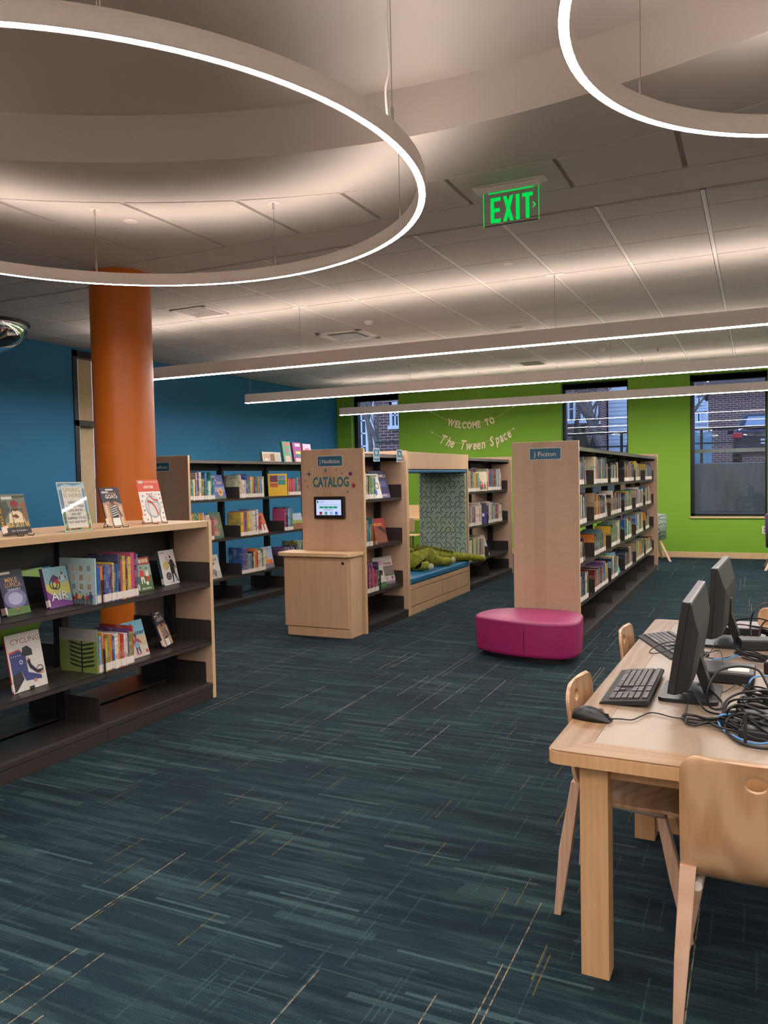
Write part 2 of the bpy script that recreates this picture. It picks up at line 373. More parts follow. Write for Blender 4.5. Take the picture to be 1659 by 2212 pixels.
# blue wall with an interior window (opening 7.13..8.25, .0..3.0)
WX0, WX1, WZ1 = 7.13, 8.3, 3.0
mb = MB()
mb.box(XW-.18, XW, YB, WX0, 0, HC+.1); mb.box(XW-.18, XW, WX1, YG, 0, HC+.1); mb.box(XW-.18, XW, WX0, WX1, WZ1, HC+.1)
struct(mb.build('wall_left', M['blue']))
win = struct(empty('window_4', (XW, (WX0+WX1)/2, 0)))
mb = MB(); hw = (WX1-WX0)/2
mb.box(-.12, .015, -hw, -hw+.07, 0, WZ1); mb.box(-.12, .015, hw-.07, hw, 0, WZ1); mb.box(-.12, .015, -hw, hw, WZ1-.08, WZ1); mb.box(-.12, .015, -hw, hw, 2.09, 2.16); mb.box(-.12, .015, -hw, hw, 0, .1)
mb.build('window_frame', M['frame'], win, .003)
mb = MB(); n = 9
for i in range(n):
    a = -hw+.07+(2*hw-.14)*i/n; mb.box(-.11+.006*(i % 2), -.105+.006*(i % 2), a, a+(2*hw-.14)/n-.004, .1, WZ1-.08)
mb.build('vertical_blind', M['cream'], win)
# green wall with three windows
WIN = [(-7.13, -6.122, .67, 2.985), (-3.063, -1.949, .67, 2.955), (-.983, .142, .67, 2.945)]
GT = .34
mb = MB(); xs = [XW]+[q for a in WIN for q in a[:2]]+[XE]
for i in range(0, len(xs), 2): mb.box(xs[i], xs[i+1], YG, YG+GT, 0, HC+.1)
for a, b, z0, z1 in WIN: mb.box(a, b, YG, YG+GT, 0, z0); mb.box(a, b, YG, YG+GT, z1, HC+.1)
struct(mb.build('wall_far', M['green']))
for i, (a, b, z0, z1) in enumerate(WIN):
    rec = (.14, .14, .05)[i]
    wn = struct(empty('window_%d' % (i+1), ((a+b)/2, YG+rec, z0))); hw = (b-a)/2; hh = z1-z0; fwid = (.075, .055, .06)[i]
    mb = MB(); mb.box(-hw, -hw+fwid, 0, .12, 0, hh); mb.box(hw-.035, hw, 0, .12, 0, hh); mb.box(-hw, hw, 0, .12, hh-.1, hh); mb.box(-hw, hw, 0, .12, 0, .045)
    mb.build('window_frame', M['frame'], wn, .003)
    bx('window_pane', M['glass'], -hw+.03, hw-.03, .055, .061, .03, hh-.03, wn)
    bx('roller_shade', M['frame'], -hw+.01, hw-.01, -.0, .05, hh-.11, hh-.005, wn, .01)
    bx('window_sill', M['edge'], -hw-.01, hw+.01, -rec-.025, .0, -.03, -.002, wn, .004)
struct(bx('baseboard_far', M['edge'], XW, XE, YG-.018, YG, 0, .095, None, .003))
struct(bx('baseboard_left', M['edge'], XW, XW+.018, YB, WX0, 0, .095, None, .003))
struct(bx('baseboard_left_far', M['edge'], XW, XW+.018, WX1, YG, 0, .095, None, .003))
# ceiling: tiles on tees beyond the flat band
mb = MB(); ty = [5.092]+[5.39+.61*i for i in range(14)]+[YG]; tx = [XW]+[-3.957+.611*i for i in range(-5, 18)]
tx = [q for q in tx if q <= XE]+[XE]
for i in range(len(tx)-1):
    for j in range(len(ty)-1):
        mb.box(tx[i]+.016, tx[i+1]-.016, ty[j]+.0045, ty[j+1]-.0045, HC-.008, HC+.02, 0)
for q in tx[1:-1]: mb.box(q-.0125, q+.0125, 5.095, YG, HC-.006, HC+.0, 1)
mb.box(XW, XE, 5.09, YG, HC+.021, HC+.06, 2)
struct(mb.build('ceiling', [M['tile'], M['teebar'], M['metal2']]))
# flat band over the column
mb = MB(); mb.box(XW, XE, 4.705, 5.08, HC-.001, HC+.06); mb.box(XW, XE, 4.66, 5.12, HC+.035, HC+.07, 1)
struct(mb.build('ceiling_band', [M['drywall'], M['metal2']]))
# near ceiling: grooved panels around a round recess
CX, CY, RI, RO, ZT = -1.257, -.087, 3.73, 4.32, 3.275
mb = MB(); gx = [XW]+[-3.996+.607*i for i in range(-5, 18)]; gx = [q for q in gx if q < XE]+[XE]
for i in range(len(gx)-1):
    a, b = gx[i]+.014, gx[i+1]-.014; n = 10; pts = [(a, 4.685), (b, 4.685)]
    us = [b+(a-b)*k/n for k in range(n+1)]
    if all(abs(u-CX) >= RO-.001 for u in us): pts = [(b, 4.685), (a, 4.685), (a, YB), (b, YB)]; mb.prism(pts[::-1], HC-.004, HC+.03, 'z'); continue
    arc = [(u, CY+math.sqrt(max(RO*RO-(u-CX)**2, 0))) for u in us]
    mb.prism([(a, 4.685)]+arc[::-1]+[(b, 4.685)], HC-.004, HC+.03, 'z')
    arc2 = [(u, CY-math.sqrt(max(RO*RO-(u-CX)**2, 0))) for u in us]
    lo = [(q[0], max(q[1], YB)) for q in arc2]
    if min(q[1] for q in lo) > YB+.05: mb.prism([(a, YB), (b, YB)]+lo, HC-.004, HC+.03, 'z')
mb.box(XW, CX-RO+.0, YB, 4.7, HC+.025, HC+.06, 1)
n = 96; ring = []
for k in range(n):
    a0, a1 = 2*PI*k/n, 2*PI*(k+1)/n
    P = lambda r, a: (CX+r*math.cos(a), CY+r*math.sin(a))
    mb.add([(*P(RI, a0), HC), (*P(RO+.02, a0), HC), (*P(RO+.02, a1), HC), (*P(RI, a1), HC)], [(0, 1, 2, 3)], 1)
    mb.add([(*P(RI, a0), HC), (*P(RI, a1), HC), (*P(RI, a1), ZT), (*P(RI, a0), ZT)], [(0, 1, 2, 3)], 1, None, True)
mb.add([(CX+RI*math.cos(2*PI*k/n), CY+RI*math.sin(2*PI*k/n), ZT) for k in range(n)], [tuple(range(n))[::-1]], 1)
outer = [(CX+RI*math.cos(2*PI*k/n), CY+RI*math.sin(2*PI*k/n)) for k in range(n)]
mb.box(XW, XE, YB, 4.7, ZT+.03, ZT+.06, 1)
# dark void above the grooves
gm = []
for q in gx[1:-1]:
    d = q-CX
    y0 = CY+math.sqrt(RO*RO-d*d) if abs(d) < RO else YB
    mb.box(q-.02, q+.02, y0, 4.69, HC+.022, HC+.03, 1)
mb.box(XW, XE, 4.66, 4.72, HC+.0305, HC+.05, 2)
struct(mb.build('ceiling_near', [M['drywall'], M['drywall'], M['metal2']]))
# column
o = MB().lathe([(.234, 0), (.234, HC+.01)], 48, cap=False).build('column', M['orange']); o.location = (-4.576, 4.907, 0)
tag(o, 'round floor-to-ceiling column painted orange', 'column')

# ================================================================= LIGHTS
g_down = glow('led_diffuser', LAMP_WHITE, LAMP_DOWN); g_up = glow('led_uplight', LAMP_COL, LAMP_UP)
g_ring = glow('led_ring_diffuser', LAMP_WHITE, LAMP_RING); g_ringup = glow('led_ring_uplight', LAMP_COL, LAMP_RING_UP)
def bar_light(Y, x0, x1, wires, label):
    e = empty('linear_pendant_light', ((x0+x1)/2, Y, 2.47), 0, label, 'pendant light', 'long linear pendants'); h = (x1-x0)/2; W = .032
    mb = MB(); mb.box(-h, h, -W, -W+.004, 0, .118); mb.box(-h, h, W-.004, W, 0, .118); mb.box(-h, -h+.01, -W, W, 0, .118); mb.box(h-.01, h, -W, W, 0, .118); mb.box(-h+.01, h-.01, -W+.004, W-.004, .05, .07)
    mb.build('housing', M['fixture'], e)
    bx('diffuser', g_down, -h+.006, h-.006, -W+.003, W-.003, -.004, .012, e)
    bx('uplight', g_up, -h+.02, h-.02, -W+.006, W-.006, .1, .106, e)
    for wx in wires:
        t = wx-(x0+x1)/2
        q = MB().tube([(t, 0, .115), (t, 0, HC-2.47-.02)], .0016, 6).build('suspension_wire', M['steel'], e)
        mb = MB(); mb.box(t-.075, t+.075, -.03, .03, HC-2.47-.012, HC-2.47-.0045); mb.lathe([(.009, HC-2.47-.05), (.009, HC-2.47-.012)], 10, 0, Matrix.Translation((t, 0, 0))); mb.build('canopy', M['fixture'], e, .002)
bar_light(6.61, -6.4, 6.1, (-6.3, -3.95, -1.51, .93, 3.3, 5.8), 'nearest of the three long straight pendant lights, its left end behind the orange column')
bar_light(9.3, -6.46, 6.1, (-6.38, -3.96, -1.5, .93, 3.3, 5.8), 'middle one of the three long straight pendant lights')
bar_light(12.0, -6.42, 6.1, (-6.36, -3.96, -1.5, .93, 3.3, 5.8), 'farthest of the three long straight pendant lights, in front of the green wall')
def ring_light(cx, cy, ro, ri, cable, label, name_n, ph=0):
    e = empty('ring_pendant_light', (cx, cy, 2.59), 0, label, 'pendant light', 'round ring pendants'); n = 128; H = .069
    def wall(r, sgn):
        t = .003; return [[((r+dr)*math.cos(2*PI*k/n), (r+dr)*math.sin(2*PI*k/n), z) for k in range(n)] for dr, z in ((0, 0), (0, H), (sgn*t, H), (sgn*t, 0), (0, 0))]
    mb = MB(); mb.loft(wall(ro, -1), cap=False); mb.loft(wall(ri, 1), cap=False)
    mb.loft([[(r*math.cos(2*PI*k/n), r*math.sin(2*PI*k/n), .03) for k in range(n)] for r in (ri+.002, ro-.002)], cap=False)
    mb.build('housing', M['fixture'], e)
    def flat(a, b, z): return MB().loft([[(r*math.cos(2*PI*k/n), r*math.sin(2*PI*k/n), z) for k in range(n)] for r in (a, b)], cap=False, smooth=False)
    flat(ri+.003, ro-.003, .001).build('diffuser', g_ring, e)
    flat(ri+.004, ro-.004, .052).build('uplight', g_ringup, e)
    rm = (ri+ro)/2
    for k in range(8):
        a = ph+k*PI/4; X, Y = rm*math.cos(a), rm*math.sin(a)
        top = (ZT if math.hypot(cx+X-CX, cy+Y-CY) < RI else HC)-2.59
        mb = MB(); mb.tube([(X, Y, H-.01), (X, Y, top-.02)], .0014, 6); mb.lathe([(.006, H-.01), (.006, H+.05), (.003, H+.06)], 8, 0, Matrix.Translation((X, Y, 0)))
        mb.build('suspension_wire', M['steel'], e)
        mb = MB(); mb.lathe([(.032, top-.006), (.032, top)], 20, 0, Matrix.Translation((X, Y, 0))); mb.lathe([(.008, top-.05), (.008, top-.006)], 10, 0, Matrix.Translation((X, Y, 0)))
        mb.build('canopy', M['fixture'], e)
    if cable is not None:
        X, Y = rm*math.cos(cable), rm*math.sin(cable); top = (ZT-2.59)
        P = smooth_path([(X-.012, Y-.01, H-.01), (X-.02, Y-.01, H+.12), (X-.006, Y-.004, H+.2), (X-.012, Y-.006, H+.36), (X-.004, Y, H+.48), (X, Y-.012, top-.002)], 8)
        MB().tube(P, .0042, 8).build('power_cable', M['white'], e)
ring_light(-2.605, 2.675, 1.430, 1.397, 0, 'larger ring pendant light hanging over the low display shelf', 1)
ring_light(.457, 2.40, .966, .933, None, 'smaller ring pendant light at the upper right', 2, .25)

ring_light(.75, -1.15, 1.18, 1.132, None, 'unseen ring light added behind the viewer, right one', 3, .1)  # added out of view to light surfaces that face the camera
ring_light(-2.35, -1.0, 1.18, 1.132, None, 'unseen ring light added behind the viewer, left one', 4, .3)  # second unseen lamp, added for the same camera-facing sides
ring_light(3.5, 2.1, 1.442, 1.392, None, 'unseen ring light added off to the right of the computer table', 5, .2)  # extra lamp out of view, added to bring light from the right

# ceiling fittings
def disc_thing(name, x, y, r, h, label, cat, mat, group=None, prof=None, z=HC-.004):
    o = MB().lathe(prof or [(r*.6, z-h), (r*.95, z-h*.6), (r, z)], 28, 0, Matrix.Translation((x, y, 0))).build(name, mat)
    return tag(o, label, cat, group)
disc_thing('sprinkler_cover', -3.58, 3.95, .045, .006, 'flat round sprinkler cover seen inside the larger ring light', 'sprinkler', M['fixture'])
disc_thing('sprinkler_cover', -1.756, 6.094, .045, .006, 'flat round sprinkler cover on the tile below the exit sign', 'sprinkler', M['fixture'])
disc_thing('sprinkler_cover', -1.765, 12.21, .045, .006, 'flat round cover on the far tiles above the middle green-wall window', 'sprinkler', M['fixture'])
disc_thing('sprinkler_cover', -6.064, 12.288, .045, .006, 'flat round cover on the far tiles near the blue wall', 'sprinkler', M['fixture'])
disc_thing('smoke_detector', -3.68, 7.56, .05, .045, 'white smoke detector just left of the nearest straight pendant, by the square air cassette', 'smoke detector', M['white'])
disc_thing('smoke_detector', -1.84, 10.75, .05, .05, 'white smoke detector left of the far sprinkler head', 'smoke detector', M['white'])
disc_thing('smoke_detector', -.572, 11.12, .06, .05, 'white dome detector on the far tiles at the right', 'smoke detector', M['fixture'])
disc_thing('ceiling_speaker', -2.436, 8.755, .1, .02, 'shallow round ceiling speaker above the nearest straight pendant', 'speaker', M['fixture'])
o = MB().lathe([(.006, HC-.05), (.02, HC-.048), (.006, HC-.04), (.008, HC-.01), (.022, HC-.004)], 12, 0, Matrix.Translation((-1.188, 11.117, 0))).build('sprinkler', M['steel'])
tag(o, 'small hanging sprinkler head on the far ceiling tiles', 'sprinkler')
def vent(cx, cy, hx, hy, label, kind):
    e = empty('ceiling_vent' if kind else 'air_cassette', (cx, cy, HC-.005), 0, label, 'air vent')
    mb = MB(); fwid = .03 if kind else .06
    for a in ((-hx, hx, -hy, -hy+fwid), (-hx, hx, hy-fwid, hy), (-hx, -hx+fwid, -hy, hy), (hx-fwid, hx, -hy, hy)): mb.box(*a, -.014, 0)
    mb.build('frame', M['fixture'], e, .003)
    bx('backing', M['metal2'] if not kind else M['canopy'], -hx+.02, hx-.02, -hy+.02, hy-.02, -.002, 0, e)
    if kind:
        mb = MB()
        for i in range(6):
            a = -hx+.05+i*(hx*2-.1)/6; mb.box(a, a+.02, -hy*.7, hy*.1, -.012, -.006)
            b = -hy*.0+.02+i*.0; 
        for i in range(4): mb.box(-hx*.75, hx*.75, .03+i*.035, .045+i*.035, -.012, -.006)
        mb.build('louver', M['white'], e)
    else:
        bx('grille', M['canopy'], -hx+.11, hx-.11, -hy+.11, hy-.11, -.018, -.004, e, .004)
        mb = MB()
        for s in (-1, 1): mb.box(-hx+.1, hx-.1, s*(hy-.075)-.012, s*(hy-.075)+.012, -.012, -.006); mb.box(s*(hx-.075)-.012, s*(hx-.075)+.012, -hy+.1, hy-.1, -.012, -.006)
        mb.build('flap', M['fixture'], e)
vent(-4.885, 6.3, .2, .2, 'square louvred ceiling vent right of the orange column', 1)
vent(-4.24, 8.17, .28, .28, 'square air cassette in the ceiling with four slots', 0)
o = bx('ceiling_vent', M['canopy'], -3.16, -2.85, 11.45, 11.8, HC-.012, HC-.004); tag(o, 'small grey rectangular vent far back between the straight pendants', 'air vent')
# security mirror
e = empty('security_mirror', (-7.0, 5.62, 3.02), 0, 'convex dome security mirror under the ceiling at the left edge', 'mirror')
MB().lathe([(.4, -.0), (.4, -.02), (.385, -.025), (.385, 0)], 40, cap=False).build('rim', M['wire'], e)
MB().lathe([(.385*math.cos(a), -.02-.3*math.sin(a)) for a in [PI/2*k/14 for k in range(15)]], 40, cap=False).build('dome', M['mirror'], e)
# exit sign
g_exit = glow('exit_green_light', (0, .62, .07, 1), .6)
e = empty('exit_sign', (-1.26, 4.45, HC-.005), 0, 'clear edge-lit EXIT sign with green letters hanging from the ceiling', 'exit sign')
mb = MB(); mb.box(-.22, .2, -.035, .06, -.006, 0); mb.build('mounting_plate', M['fixture'], e, .002)
bx('housing', M['fixture'], -.195, .17, -.022, .022, -.038, -.006, e, .006)
bx('panel', M['acrylic'], -.16, .16, -.003, .003, -.222, -.04, e)
mb = MB(); mb.box(-.161, -.1585, -.004, .004, -.225, -.04); mb.box(.1585, .161, -.004, .004, -.225, -.04); mb.box(-.13, .13, -.004, .004, -.043, -.0395); mb.build('lit_edge', g_exit, e)
bx('bottom_edge', M['metal2'], -.155, .155, -.004, .004, -.2245, -.2205, e)
p = Print(-.0035); GL = g_exit
def slab(u0, u1, v0, v1): p.rect(u0, u1, v0, v1, GL)
b = -.21; t = -.068; u = -.118
slab(u, u+.022, b, t); slab(u, u+.06, t-.022, t); slab(u, u+.055, (b+t)/2-.011, (b+t)/2+.011); slab(u, u+.06, b, b+.022)
u = -.045; p.poly([(u, b), (u+.022, b), (u+.062, t), (u+.04, t)], GL); p.poly([(u+.04, b), (u+.062, b), (u+.022, t), (u, t)], GL)
slab(.03, .052, b, t); slab(.066, .128, t-.022, t); slab(.086, .108, b, t)
p.poly([(.122, -.125), (.13, -.125), (.146, -.141), (.13, -.157), (.122, -.157), (.137, -.141)], GL)
p.build('lettering', e)

# ================================================================= BOOKCASES
SEC = .914
def bookcase(label, xf, D, y0, nsec, levels, top, ends=(1, 1), wood_top=False, sign=True):
    xc = xf-D/2; e = empty('bookcase', (xc, y0, 0), 0, label, 'bookcase')
    hd = D/2; sh = hd-(.0 if wood_top else .055)
    def slabp(name, mat, *a, **k): return bx(name, mat, *a, parent=e, **k)
    y1 = nsec*SEC; pt = top+.0
    for k, (yy, flag) in enumerate(((-.03, ends[0]), (y1+.002, ends[1]))):
        if flag:
            q = slabp('end_panel', M['veneer'], -hd, hd-.003, yy, yy+.028, 0, pt, bevel=.002)
            bx('edge_band', M['edge'], hd-.003, hd, yy, yy+.028, 0, pt, q)
    for i in range(nsec):
        a, b = i*SEC+.0015, (i+1)*SEC-.0015
        mb = MB()
        for s in (-1, 1):
            f = s*hd; g = s*(hd-.01)
            mb.box(min(g, s*.03), max(g, s*.03), a, b, levels[0]-.012, levels[0])
            mb.box(min(f, f-s*.012), max(f, f-s*.012), a, b, levels[0]-.032, levels[0]-.004)
            mb.box(min(f, f-s*.006)-s*.003, max(f, f-s*.006)-s*.003, a, b, 0, levels[0]-.036)
        mb.build('base', M['metal'], e, .0015)
        for z in levels[1:]:
            for s in (1, -1):
                mb = MB(); x0, x1 = sorted((s*.035, s*sh))
                mb.box(x0, x1, a, b, z-.004, z); xx = sorted((s*sh, s*(sh-.004))); mb.box(xx[0], xx[1], a, b, z-.026, z)
                xx = sorted((s*.035, s*.039)); mb.box(xx[0], xx[1], a, b, z-.02, z+.02)
                mb.box(x0, x1, a, a+.003, z-.024, z); mb.box(x0, x1, b-.003, b, z-.024, z)
                mb.build('shelf', M['metal'], e, .001)
        if not wood_top:
            mb = MB(); mb.box(-hd+.03, hd-.03, a, b, top-.05, top-.044)
            for s in (-1, 1):
                xx = sorted((s*(hd-.03), s*(hd-.034))); mb.box(xx[0], xx[1], a, b, top-.078, top-.044)
            mb.build('canopy', M['canopy'], e, .002)
        mb = MB(); mb.box(-.008, .008, a+.03, b-.03, top-(.19 if wood_top else .15), top-(.045 if wood_top else .052)); mb.build('back_panel', M['metal2'], e)
    for i in range(nsec+1):
        y = min(max(i*SEC, .012), y1-.012) if i in (0, nsec) else i*SEC
        for yy in ([y] if 1 else []):
            MB().box(-.034, .034, yy-.022, yy+.022, levels[0]-.02, top-.052 if not wood_top else top-.045).build('post', M['metal2'], e)
    for i in range(nsec+1):
        for s in (1, -1):
            for z in levels:
                for off in ((-.005,) if i == nsec else ((.002,) if i == 0 else (-.0018,))):
                    y = i*SEC+off; d = sh if z != levels[0] else hd-.05
                    mb = MB(); hgt = .128 if z != levels[0] else .13
                    pts = [(s*.036, z-.022), (s*d, z-.022), (s*d, z+hgt-.006), (s*(d-.006), z+hgt), (s*.036, z+hgt)]
                    mb.prism(pts, y, y+.0022, 'y'); mb.build('bracket', M['metal'], e)
            if not wood_top and i:
                mb = MB(); xx = sorted((s*.036, s*(hd-.04))); mb.box(xx[0], xx[1], i*SEC-.006, i*SEC-.003, top-.1, top-.05); mb.build('gusset', M['metal'], e)
    if wood_top:
        q = MB().box(-hd-.01, hd-.006, -.03, y1-.004, top-.038, top).build('top', M['mapleY'], e, .002)
    return e
JX, JD, JY = -1.288, .542, 6.44
LV_J = [.072, .30, .633, .96, 1.293]
bookcase('tall six-section fiction bookcase, its plain wooden end panel behind the magenta ottoman', JX, JD, JY, 6, LV_J, 1.655)
LV_R = [.075, .333, .762, 1.193]
R1 = bookcase('one-section bookcase joined behind the wooden catalog station', -3.15, .636, 6.335, 1, LV_R, 1.655)
R2 = bookcase('two-section bookcase beyond the reading nook', -3.15, .636, 9.135, 2, LV_R, 1.655, (0, 1))
R3 = bookcase('four-section nonfiction bookcase standing along the blue wall', -5.19, .62, 6.465, 4, LV_R, 1.655)
LV_L = [.1, .375, .745]
LS = bookcase('low double-sided display bookcase with a wooden top, at the left', -3.154, .636, 4.095-3*SEC, 3, LV_L, 1.136, (0, 1), True)

# ================================================================= BOOKS
PAL = {'white': (222, 216, 206), 'cream': (220, 204, 168), 'red': (168, 44, 44), 'dark red': (108, 34, 42), 'orange': (208, 116, 48), 'yellow': (216, 184, 62),
       'olive': (118, 124, 60), 'green': (62, 120, 80), 'teal': (40, 118, 124), 'light blue': (128, 168, 192), 'blue': (52, 90, 150), 'navy': (38, 46, 82),
       'purple': (98, 66, 120), 'pink': (196, 76, 116), 'grey': (122, 120, 122), 'black': (34, 32, 36), 'brown': (112, 78, 58), 'tan': (176, 148, 116)}
def cover_mat(name, col, alt):
    t = NT('book_cover_'+name.replace(' ', '_')); v = t.coord(); xyz = t.sep(v)
    a = L(*col); b = L(*alt)
    oi = t.n('ObjectInfo'); rnd = oi.outputs['Random']
    z = t.math('ADD', t.math('MULTIPLY', xyz[2], 34.0), t.math('MULTIPLY', rnd, 40.0))
    bits = t.noise(t.comb(t.math('MULTIPLY', xyz[1], 160.0), t.math('ADD', t.math('MULTIPLY', xyz[2], 190.0), t.math('MULTIPLY', rnd, 90.0)), t.math('MULTIPLY', rnd, 33.0)), 1.0, 1)
    band = t.white(t.comb(t.math('FLOOR', t.math('MULTIPLY', z, .5)), rnd, 1.0))
    m = t.math('MULTIPLY', t.math('GREATER_THAN', bits, .54), t.math('GREATER_THAN', band, .45))
    big = t.noise(t.comb(t.math('MULTIPLY', xyz[0], 14.0), t.math('ADD', t.math('MULTIPLY', xyz[2], 14.0), t.math('MULTIPLY', rnd, 50.0)), 0.0), 1.0, 2)
    c = t.mix(t.ramp(big, [(.54, (0, 0, 0)), (.58, (.7, .7, .7))]), a, b)
    c = t.mix(t.math('MULTIPLY', m, .75), c, b)
    return t.fin(c, .32, coat=.25)
COVER = {}
_alts = list(PAL.values())
for i, (k, c) in enumerate(PAL.items()):
    alt = (235, 225, 205) if sum(c) < 330 else _alts[(i*5+3) % len(_alts)]
    if sum(c) >= 330 and sum(alt) > 500: alt = (60, 70, 110)
    COVER[k] = cover_mat(k, c, tuple(int(.45*p+.55*q) for p, q in zip(alt, c)))
_proto = {}
def make_book(t, h, d):
    """upright book: spine on +X, thickness along +Y, pages behind"""
    c = MB(); b = .0018
    c.box(-b, 0, 0, t, 0, h); c.box(-d, -b, 0, b, 0, h); c.box(-d, -b, t-b, t, 0, h)
    o = c.build('book', COVER['red']); o.material_slots[0].link = 'OBJECT'
    bx('pages', M['paper'], -d+.004, -b, b, t-b, .003, h-.004, o)
    w = .003; bx('call_number_label', M['sticker'], -min(.02, d), .0007, -.0005, t+.0005, .006, .046, o)
    return o
_nb = [0]
STUFF = MB(); STUFFM = [COVER[k] for k in PAL]+[M['paper'], M['sticker']]
def ordinal(n): return '%d%s' % (n, 'th' if 10 <= n % 100 <= 20 else {1: 'st', 2: 'nd', 3: 'rd'}.get(n % 10, 'th'))
def book_row(x, y0, y1, z, where, group, seed, tmu=.014, hr=(.2, .27), dr=(.15, .2), pal=None, stuff=False, lean=0, wait=0):
    R = random.Random(seed); y = y0; n = 0; names = list(PAL) if not pal else pal; zone = R.uniform(*hr)
    while True:
        t = R.choice((.5, .7, .9, 1.0, 1.3, 1.8, 2.2))*tmu; t = round(t*500)/500
        if y+t > y1: break
        if R.random() < .25: zone = R.uniform(*hr)
        h = round(min(max(zone+R.uniform(-.02, .012), hr[0]), hr[1])*100)/100; d = round(R.uniform(*dr)*50)/50; c = R.choice(names)
        xo = x-R.choice((0, 0, .003, .006)); n += 1
        if stuff:
            i = list(PAL).index(c); b = .002
            STUFF.box(xo-b, xo, y, y+t, z, z+h, i); STUFF.box(xo-d, xo-b, y, y+b, z, z+h, i); STUFF.box(xo-d, xo-b, y+t-b, y+t, z, z+h, i)
            STUFF.box(xo-d+.004, xo-b, y+b, y+t-b, z+.003, z+h-.004, len(PAL)); STUFF.box(xo-.015, xo+.0007, y-.0003, y+t+.0003, z+.006, z+.046, len(PAL)+1)
        else:
            k = (t, h, d)
            if k not in _proto: _proto[k] = o = make_book(*k)
            else: o = copy_tree(_proto[k])
            o.location = (xo, y, z+.0006); o.rotation_euler = (0, 0, 0); o.material_slots[0].link = 'OBJECT'; o.material_slots[0].material = COVER[c]
            size = 'thick' if t > .02 else ('slim' if t < .011 else 'medium-thick')
            tag(o, '%s %s book, %s from left, %s' % (size, c, ordinal(n), where), 'book', group)
            _nb[0] += 1
        y += t+R.choice((.0005, .001, .0015))
    return y

# face-out books -------------------------------------------------
def face_book(name, label, pos, yawd, lean, w, h, t, board, art, group=None, easel=False, cat='book', lab=True, spine=None):
    """origin at the bottom left edge; local +x right, front toward local -y, turned to face the aisle"""
    e = empty(name, pos, 0, label, cat, group)
    e.rotation_mode = 'XYZ'
    T = Matrix.Translation(pos) @ Matrix.Rotation(math.radians(90+yawd), 4, 'Z') @ Matrix.Rotation(-math.radians(lean), 4, 'X')
    e.matrix_world = T; e.location = T.to_translation(); e.rotation_euler = T.to_euler()
    c = MB(); b = .002
    c.box(0, w, 0, b, 0, h); c.box(0, w, t-b, t, 0, h); c.box(0, b, b, t-b, 0, h)
    c.build('cover', board if isinstance(board, bpy.types.Material) else plain(*board, .35, 0, None, .04, 60, 0), e)
    if t > .006: bx('pages', M['paper'], b, w-.004, b, t-b, .003, h-.003, e)
    p = Print(0); art(p, w, h); p.build('cover_print', e)
    if lab: bx('call_number_label', M['sticker'], -.0006, .009, -.0008, t*.9, .01, .045, e)
    return e
def easel(pos, yawd, lean, w, label):
    e = empty('book_easel', pos, math.radians(90+yawd), label, 'easel', 'wire book easels'); mb = MB(); s = math.tan(math.radians(lean)); r = .0022
    for u in (w*.28, w*.72):
        mb.tube(smooth_path([(u, -.035, .012), (u, -.034, .003), (u, -.01, .003), (u, .004+.0, .006), (u, .006+.06*s, .06), (u, .006+.13*s, .13)], 4), r, 6)
        mb.tube(smooth_path([(u, .006+.13*s, .13), (u+.0, .07, .03), (u, .085, .003)], 4), r, 6)
    mb.tube([(w*.28, .085, .0035), (w*.72, .085, .0035)], r, 6); mb.tube([(w*.28, .006+.13*s, .13), (w*.72, .006+.13*s, .13)], r, 6)
    mb.build('wire_frame', M['wire'], e); return e
def figure(p, u, v, s, skin, top, bot, hair, arm=0):
    """a small printed player: legs, body, arms, head"""
    p.poly([(u-.13*s, v), (u-.05*s, v), (u+.02*s, v+.4*s), (u-.14*s, v+.42*s)], bot); p.poly([(u+.1*s, v), (u+.19*s, v+.02*s), (u+.14*s, v+.42*s), (u, v+.4*s)], bot)
    p.poly([(u-.16*s, v+.4*s), (u+.15*s, v+.4*s), (u+.19*s, v+.74*s), (u+.06*s, v+.8*s), (u-.08*s, v+.8*s), (u-.2*s, v+.72*s)], top)
    p.poly([(u-.2*s, v+.73*s), (u-.13*s, v+.68*s), (u-.26*s, v+.46*s), (u-.34*s, v+.5*s+arm*s)], skin); p.poly([(u+.19*s, v+.74*s), (u+.14*s, v+.66*s), (u+.3*s, v+.5*s), (u+.36*s, v+.56*s+arm*s)], skin)
    p.disc(u, v+.88*s, .075*s, .095*s, skin, 16); p.poly([(u-.085*s, v+.89*s), (u-.07*s, v+.99*s), (u+.02*s, v+1.02*s), (u+.085*s, v+.96*s), (u+.08*s, v+.9*s), (u, v+.94*s)], hair)
ZL = 1.136
